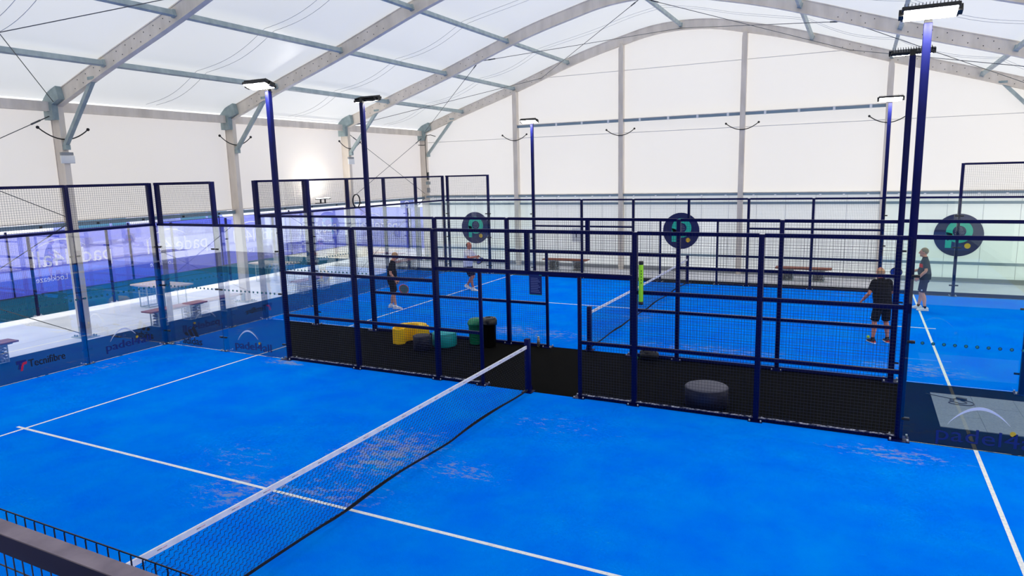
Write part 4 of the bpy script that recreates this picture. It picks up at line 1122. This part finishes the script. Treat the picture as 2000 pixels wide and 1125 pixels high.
    loft(q, [(hip-up*.075, V((.178, 0, 0))*bw, V((0, .128, 0))*wb), (hip+up*.06, V((.176, 0, 0))*bw, V((0, .138, 0))*wb+V((0, 0, 0))), ((hip+chest)/2+V((0, .012*wb, 0)), sx*.178*bw, sy*.140*wb), (chest, sx*.188, sy*.128), (neck-up*.10, sx*.180, sy*.102), (neck-up*.045, sx*.115, sy*.078), (neck-up*.01, sx*.070, sy*.066)], 20)
    for s, k in ((-1, 'L'), (1, 'R')):
        sh = neck-up*.075+sx*s*.165; el = V(P['elbow'+k]); e2 = sh+(el-sh)*.80
        q.tube(smooth([sh-sx*s*.08, sh, sh*.5+e2*.5, e2], 4), smooth_r([.06, .070, .066, .068], 4), 12)
    q.tube([neck-up*.015, neck+up*.022], [.070, .066], 14)
    so_ = remesh(q, 'shirt', P['shirt'], t, .014, 2)
    if P.get('stripe'):
        st = MB(); loft(st, [(chest-up*.075, sx*.187, sy*.136), (chest-up*.04, sx*.1915, sy*.1385), (chest+up*.03, sx*.1915, sy*.136), (chest+up*.065, sx*.187, sy*.128)], 24)
        bm = bmesh.new(); vs = [bm.verts.new(v) for v in st.v]
        for f in st.f:
            if len(f) == 4: bm.faces.new([vs[i] for i in f])
        bmesh.ops.bisect_plane(bm, geom=bm.verts[:]+bm.edges[:]+bm.faces[:], plane_co=chest+sy*.02, plane_no=-sy, clear_outer=True)
        s2 = MB(); s2.add_bm(bm, None, None, True); s2.build('chest_stripe', M['cl_coral'], t)
    # shorts
    q = MB(); loft(q, [(hip-up*.15, V((.150, 0, 0))*bw, V((0, .112, 0))), (hip-up*.02, V((.168, 0, 0))*bw, V((0, .124, 0))), (hip+up*.05, V((.164, 0, 0))*bw, V((0, .122, 0)))], 18)
    for s, k in ((-1, 'L'), (1, 'R')):
        kn = V(P['knee'+k]); h = hip+V((s*.085, 0, -.04)); e2 = h+(kn-h)*P.get('shorts_len', .92)
        q.tube(smooth([h+V((0, 0, .04)), h*.5+e2*.5, e2], 4), smooth_r([.098*bw, .098, .092], 4), 14)
    remesh(q, 'shorts', P['shorts'], t, .014, 2)
    if P.get('logo'):
        k = P['logo']; kn = V(P['knee'+k]); s = -1 if k == 'L' else 1; pz = (hip+V((s*.085, 0, -.04)))*.2+kn*.8
        MB().ell(pz+V((s*.088, .02, 0)), (.012, .020, .020), None, 8, 6).build('shorts_logo', M['decal_white'], t)
    # shoes (and socks)
    for s, k in ((-1, 'L'), (1, 'R')):
        an = V(P['ankle'+k]); fd = V(P.get('foot'+k, (s*.12, 1, 0))).normalized(); rt = fd.cross(V((0, 0, 1))).normalized(); u_ = rt.cross(fd)
        base = an-u_*.085
        c = MB(); loft(c, [(base-fd*.085+u_*.045, rt*.028, u_*.038), (base-fd*.05+u_*.055, rt*.040, u_*.055), (base+fd*.03+u_*.052, rt*.043, u_*.052), (base+fd*.10+u_*.038, rt*.047, u_*.038), (base+fd*.165+u_*.028, rt*.042, u_*.028), (base+fd*.20+u_*.022, rt*.020, u_*.018)], 16)
        sh = c.build('shoe', P['shoe'], t)
        sm_ = MB(); loft(sm_, [(base-fd*.094+u_*.010, rt*.026, u_*.013), (base-fd*.05+u_*.010, rt*.045, u_*.014), (base+fd*.09+u_*.009, rt*.051, u_*.013), (base+fd*.17+u_*.011, rt*.044, u_*.012), (base+fd*.208+u_*.016, rt*.020, u_*.009)], 16)
        sm_.build('sole', P.get('sole', M['shoe_white']), sh)
        if P.get('heel'):
            hh = MB(); loft(hh, [(base-fd*.092+u_*.035, rt*.024, u_*.026), (base-fd*.055+u_*.034, rt*.043, u_*.033), (base-fd*.010+u_*.026, rt*.046, u_*.022)], 14); hh.build('heel_patch', P['heel'], sh)
        c = MB().tube([an-u_*.02, an+(V(P['knee'+k])-an).normalized()*.045], [.044, .041], 12); c.build('sock', P.get('sock', M['shoe_white']), t)
    return t
def to_world(t, p): return Matrix.Translation(t.location) @ t.rotation_euler.to_matrix().to_4x4() @ Vector(p)
def racket(t, grip, d, nrml, m, label, edge=None):
    """grip and directions in the person's frame"""
    R3 = t.rotation_euler.to_matrix(); d = (R3 @ Vector(d)).normalized(); nv = (R3 @ Vector(nrml)); nv = (nv-d*nv.dot(d)).normalized()
    sx = d.cross(nv); o = bpy.data.objects.new('padel_racket', None); COL.objects.link(o)
    Mx = Matrix((sx, d, nv)).transposed().to_4x4(); Mx.translation = to_world(t, grip); o.matrix_world = Mx
    tag(o, label, 'racket')
    I = Matrix.Translation((0, 0, -.018)); out = []
    for i in range(28): a = 2*PI*i/28; out.append((.128*math.sin(a), .285+.13*math.cos(a)*(1.0 if math.cos(a) > 0 else 1.12)))
    f = MB().prism(out[::-1], I, .036); f.build('face', m, o)
    rim = MB().tube([(p[0], p[1], 0) for p in out], .0185, 6, None, False, True, True); rim.build('rim', edge or M['black'], o)
    hl = MB()
    for i in range(-3, 4):
        for j in range(-3, 4):
            if math.hypot(i, j) < 3.2: hl.prism([(i*.03+.006*math.cos(a*PI/3), .29+j*.03+.006*math.sin(a*PI/3)) for a in range(6)], Matrix.Translation((0, 0, -.0186)), .0372)
    hl.build('holes', M['black'], o)
    MB().box((-.012, .06, -.012), (.012, .17, .012)).build('throat', edge or M['black'], o)
    MB().lathe([(.016, -.06), (.017, -.055), (.015, .07), (.014, .075)], (0, 0, 0), 12).build('grip', M['black'], o)
    g = o.children[-1]; g.rotation_euler = (-PI/2, 0, 0)
    return o
# man in black with a sandy cap of hair, looking down at his racket
a = math.atan2(.45, .90)-PI/2
A = person('man in black polo and dark shorts looking down, standing left on the far court', -7.34, 15.78, a, dict(
    hip=(0, 0, .92), chest=(0, .01, 1.24), neck=(0, .05, 1.475), head=(0, .125, 1.60), nod=.55, kneeL=(-.10, .05, .49), ankleL=(-.13, -.08, .088), kneeR=(.09, .06, .49), ankleR=(.12, .10, .088),
    elbowL=(-.27, .02, 1.13), wristL=(-.23, .12, .90), elbowR=(.27, .02, 1.13), wristR=(.26, .16, .90), handR=(0, .5, -.85), palmR=(0, 1, 0), curlR=1.1,
    skin=M['skin'], hair=M['hair_blond'], hairstyle='short', shirt=M['cl_black'], shorts=M['cl_black'], shoe=M['shoe_white'], sock=M['shoe_white'], bulk=1.02, belly=1.08))
racket(A, (.26, .20, .83), (.0, .72, -.70), (.8, .5, .3), M['racket_teal'], 'teal padel racket with red throat held low by the man in black polo', M['racket_red'])
# man in white, weight on one leg after a shot
a = math.atan2(-.05, 1)-PI/2
B = person('balding man in white polo and navy shorts stepping on the far court service line', -6.72, 19.36, a, dict(
    hip=(0, -.02, .93), chest=(0, .0, 1.22), neck=(0, .02, 1.45), head=(0, .055, 1.585), look=-.1, kneeL=(-.11, .12, .50), ankleL=(-.16, -.18, .16), footL=(-.1, .9, -.35), kneeR=(.03, .13, .50), ankleR=(-.02, .16, .088),
    elbowL=(-.27, .16, 1.16), wristL=(-.12, .36, 1.08), elbowR=(.27, .20, 1.20), wristR=(.10, .42, 1.22), handR=(-.4, .9, .1), handL=(.2, .95, -.1), curlR=1.1, curlL=.8, palmR=(0, 0, 1), palmL=(0, 0, 1),
    skin=M['skin2'], hair=M['hair_dark'], hairstyle='receding', shirt=M['cl_white'], shorts=M['cl_navy'], shoe=M['shoe_white'], sock=M['shoe_white'], bulk=1.1, belly=1.2))
racket(B, (.04, .50, 1.22), (.55, .40, -.30), (.6, -.3, .7), M['racket_blue'], 'blue padel racket held across the chest of the man in white')
# man with his back turned
a = math.atan2(.90, -.42)-PI/2
Cc = person('man in black tee and shorts with his back turned, right side of the far court', 5.89, 16.26, a, dict(
    hip=(0, -.02, .93), chest=(0, .03, 1.23), neck=(0, .09, 1.46), head=(0, .16, 1.585), nod=.35, kneeL=(-.13, .03, .50), ankleL=(-.17, -.02, .088), kneeR=(.12, .02, .50), ankleR=(.17, 0, .088),
    elbowL=(-.30, .00, 1.15), wristL=(-.37, .16, .95), elbowR=(.26, .12, 1.13), wristR=(.12, .34, 1.05), curlL=.7, curlR=1.1,
    skin=M['skin2'], hair=M['hair_blond'], hairstyle='receding', shirt=M['cl_black'], shorts=M['cl_black'], shoe=M['shoe_black'], sole=M['shoe_white'], heel=M['shoe_red'], sock=M['cl_black'], bulk=1.15, belly=1.15, logo='L', shorts_len=.97))
# man waiting with racket in front
a = math.atan2(.08, -1)-PI/2
D = person('man in charcoal polo with coral chest stripe waiting near the right service line', 7.03, 20.69, a, dict(
    hip=(0, .0, .93), chest=(0, .01, 1.23), neck=(0, .02, 1.465), head=(0, .06, 1.60), nod=.0, kneeL=(-.11, .03, .50), ankleL=(-.14, -.06, .088), kneeR=(.11, .06, .50), ankleR=(.14, .10, .088),
    elbowL=(-.27, -.02, 1.13), wristL=(-.24, .14, .92), elbowR=(.26, .10, 1.10), wristR=(.20, .34, 1.02), handR=(0, 1, -.05), curlR=1.2, curlL=.6, palmR=(0, 0, 1), palmL=(0, 1, 0),
    skin=M['skin'], hair=M['hair_grey'], hairstyle='short', shirt=M['cl_char'], shorts=M['cl_navy'], shoe=M['shoe_white'], sock=M['cl_black'], bulk=1.08, belly=1.18, stripe=True, logo='L', shorts_len=.97))
racket(D, (.20, .42, 1.02), (0, 1, -.10), (1, .0, .25), M['racket_blue'], 'dark blue padel racket held out in front of the man in charcoal', M['black'])
w = MB().tube([tuple(Vector((-.244, .128, .935))+Vector((.032*math.cos(q*PI/6), .032*math.sin(q*PI/6)*.8, .024*math.sin(q*PI/6)*.8))) for q in range(12)], .009, 5, None, False, True, True); w.build('wristwatch', M['black'], D)
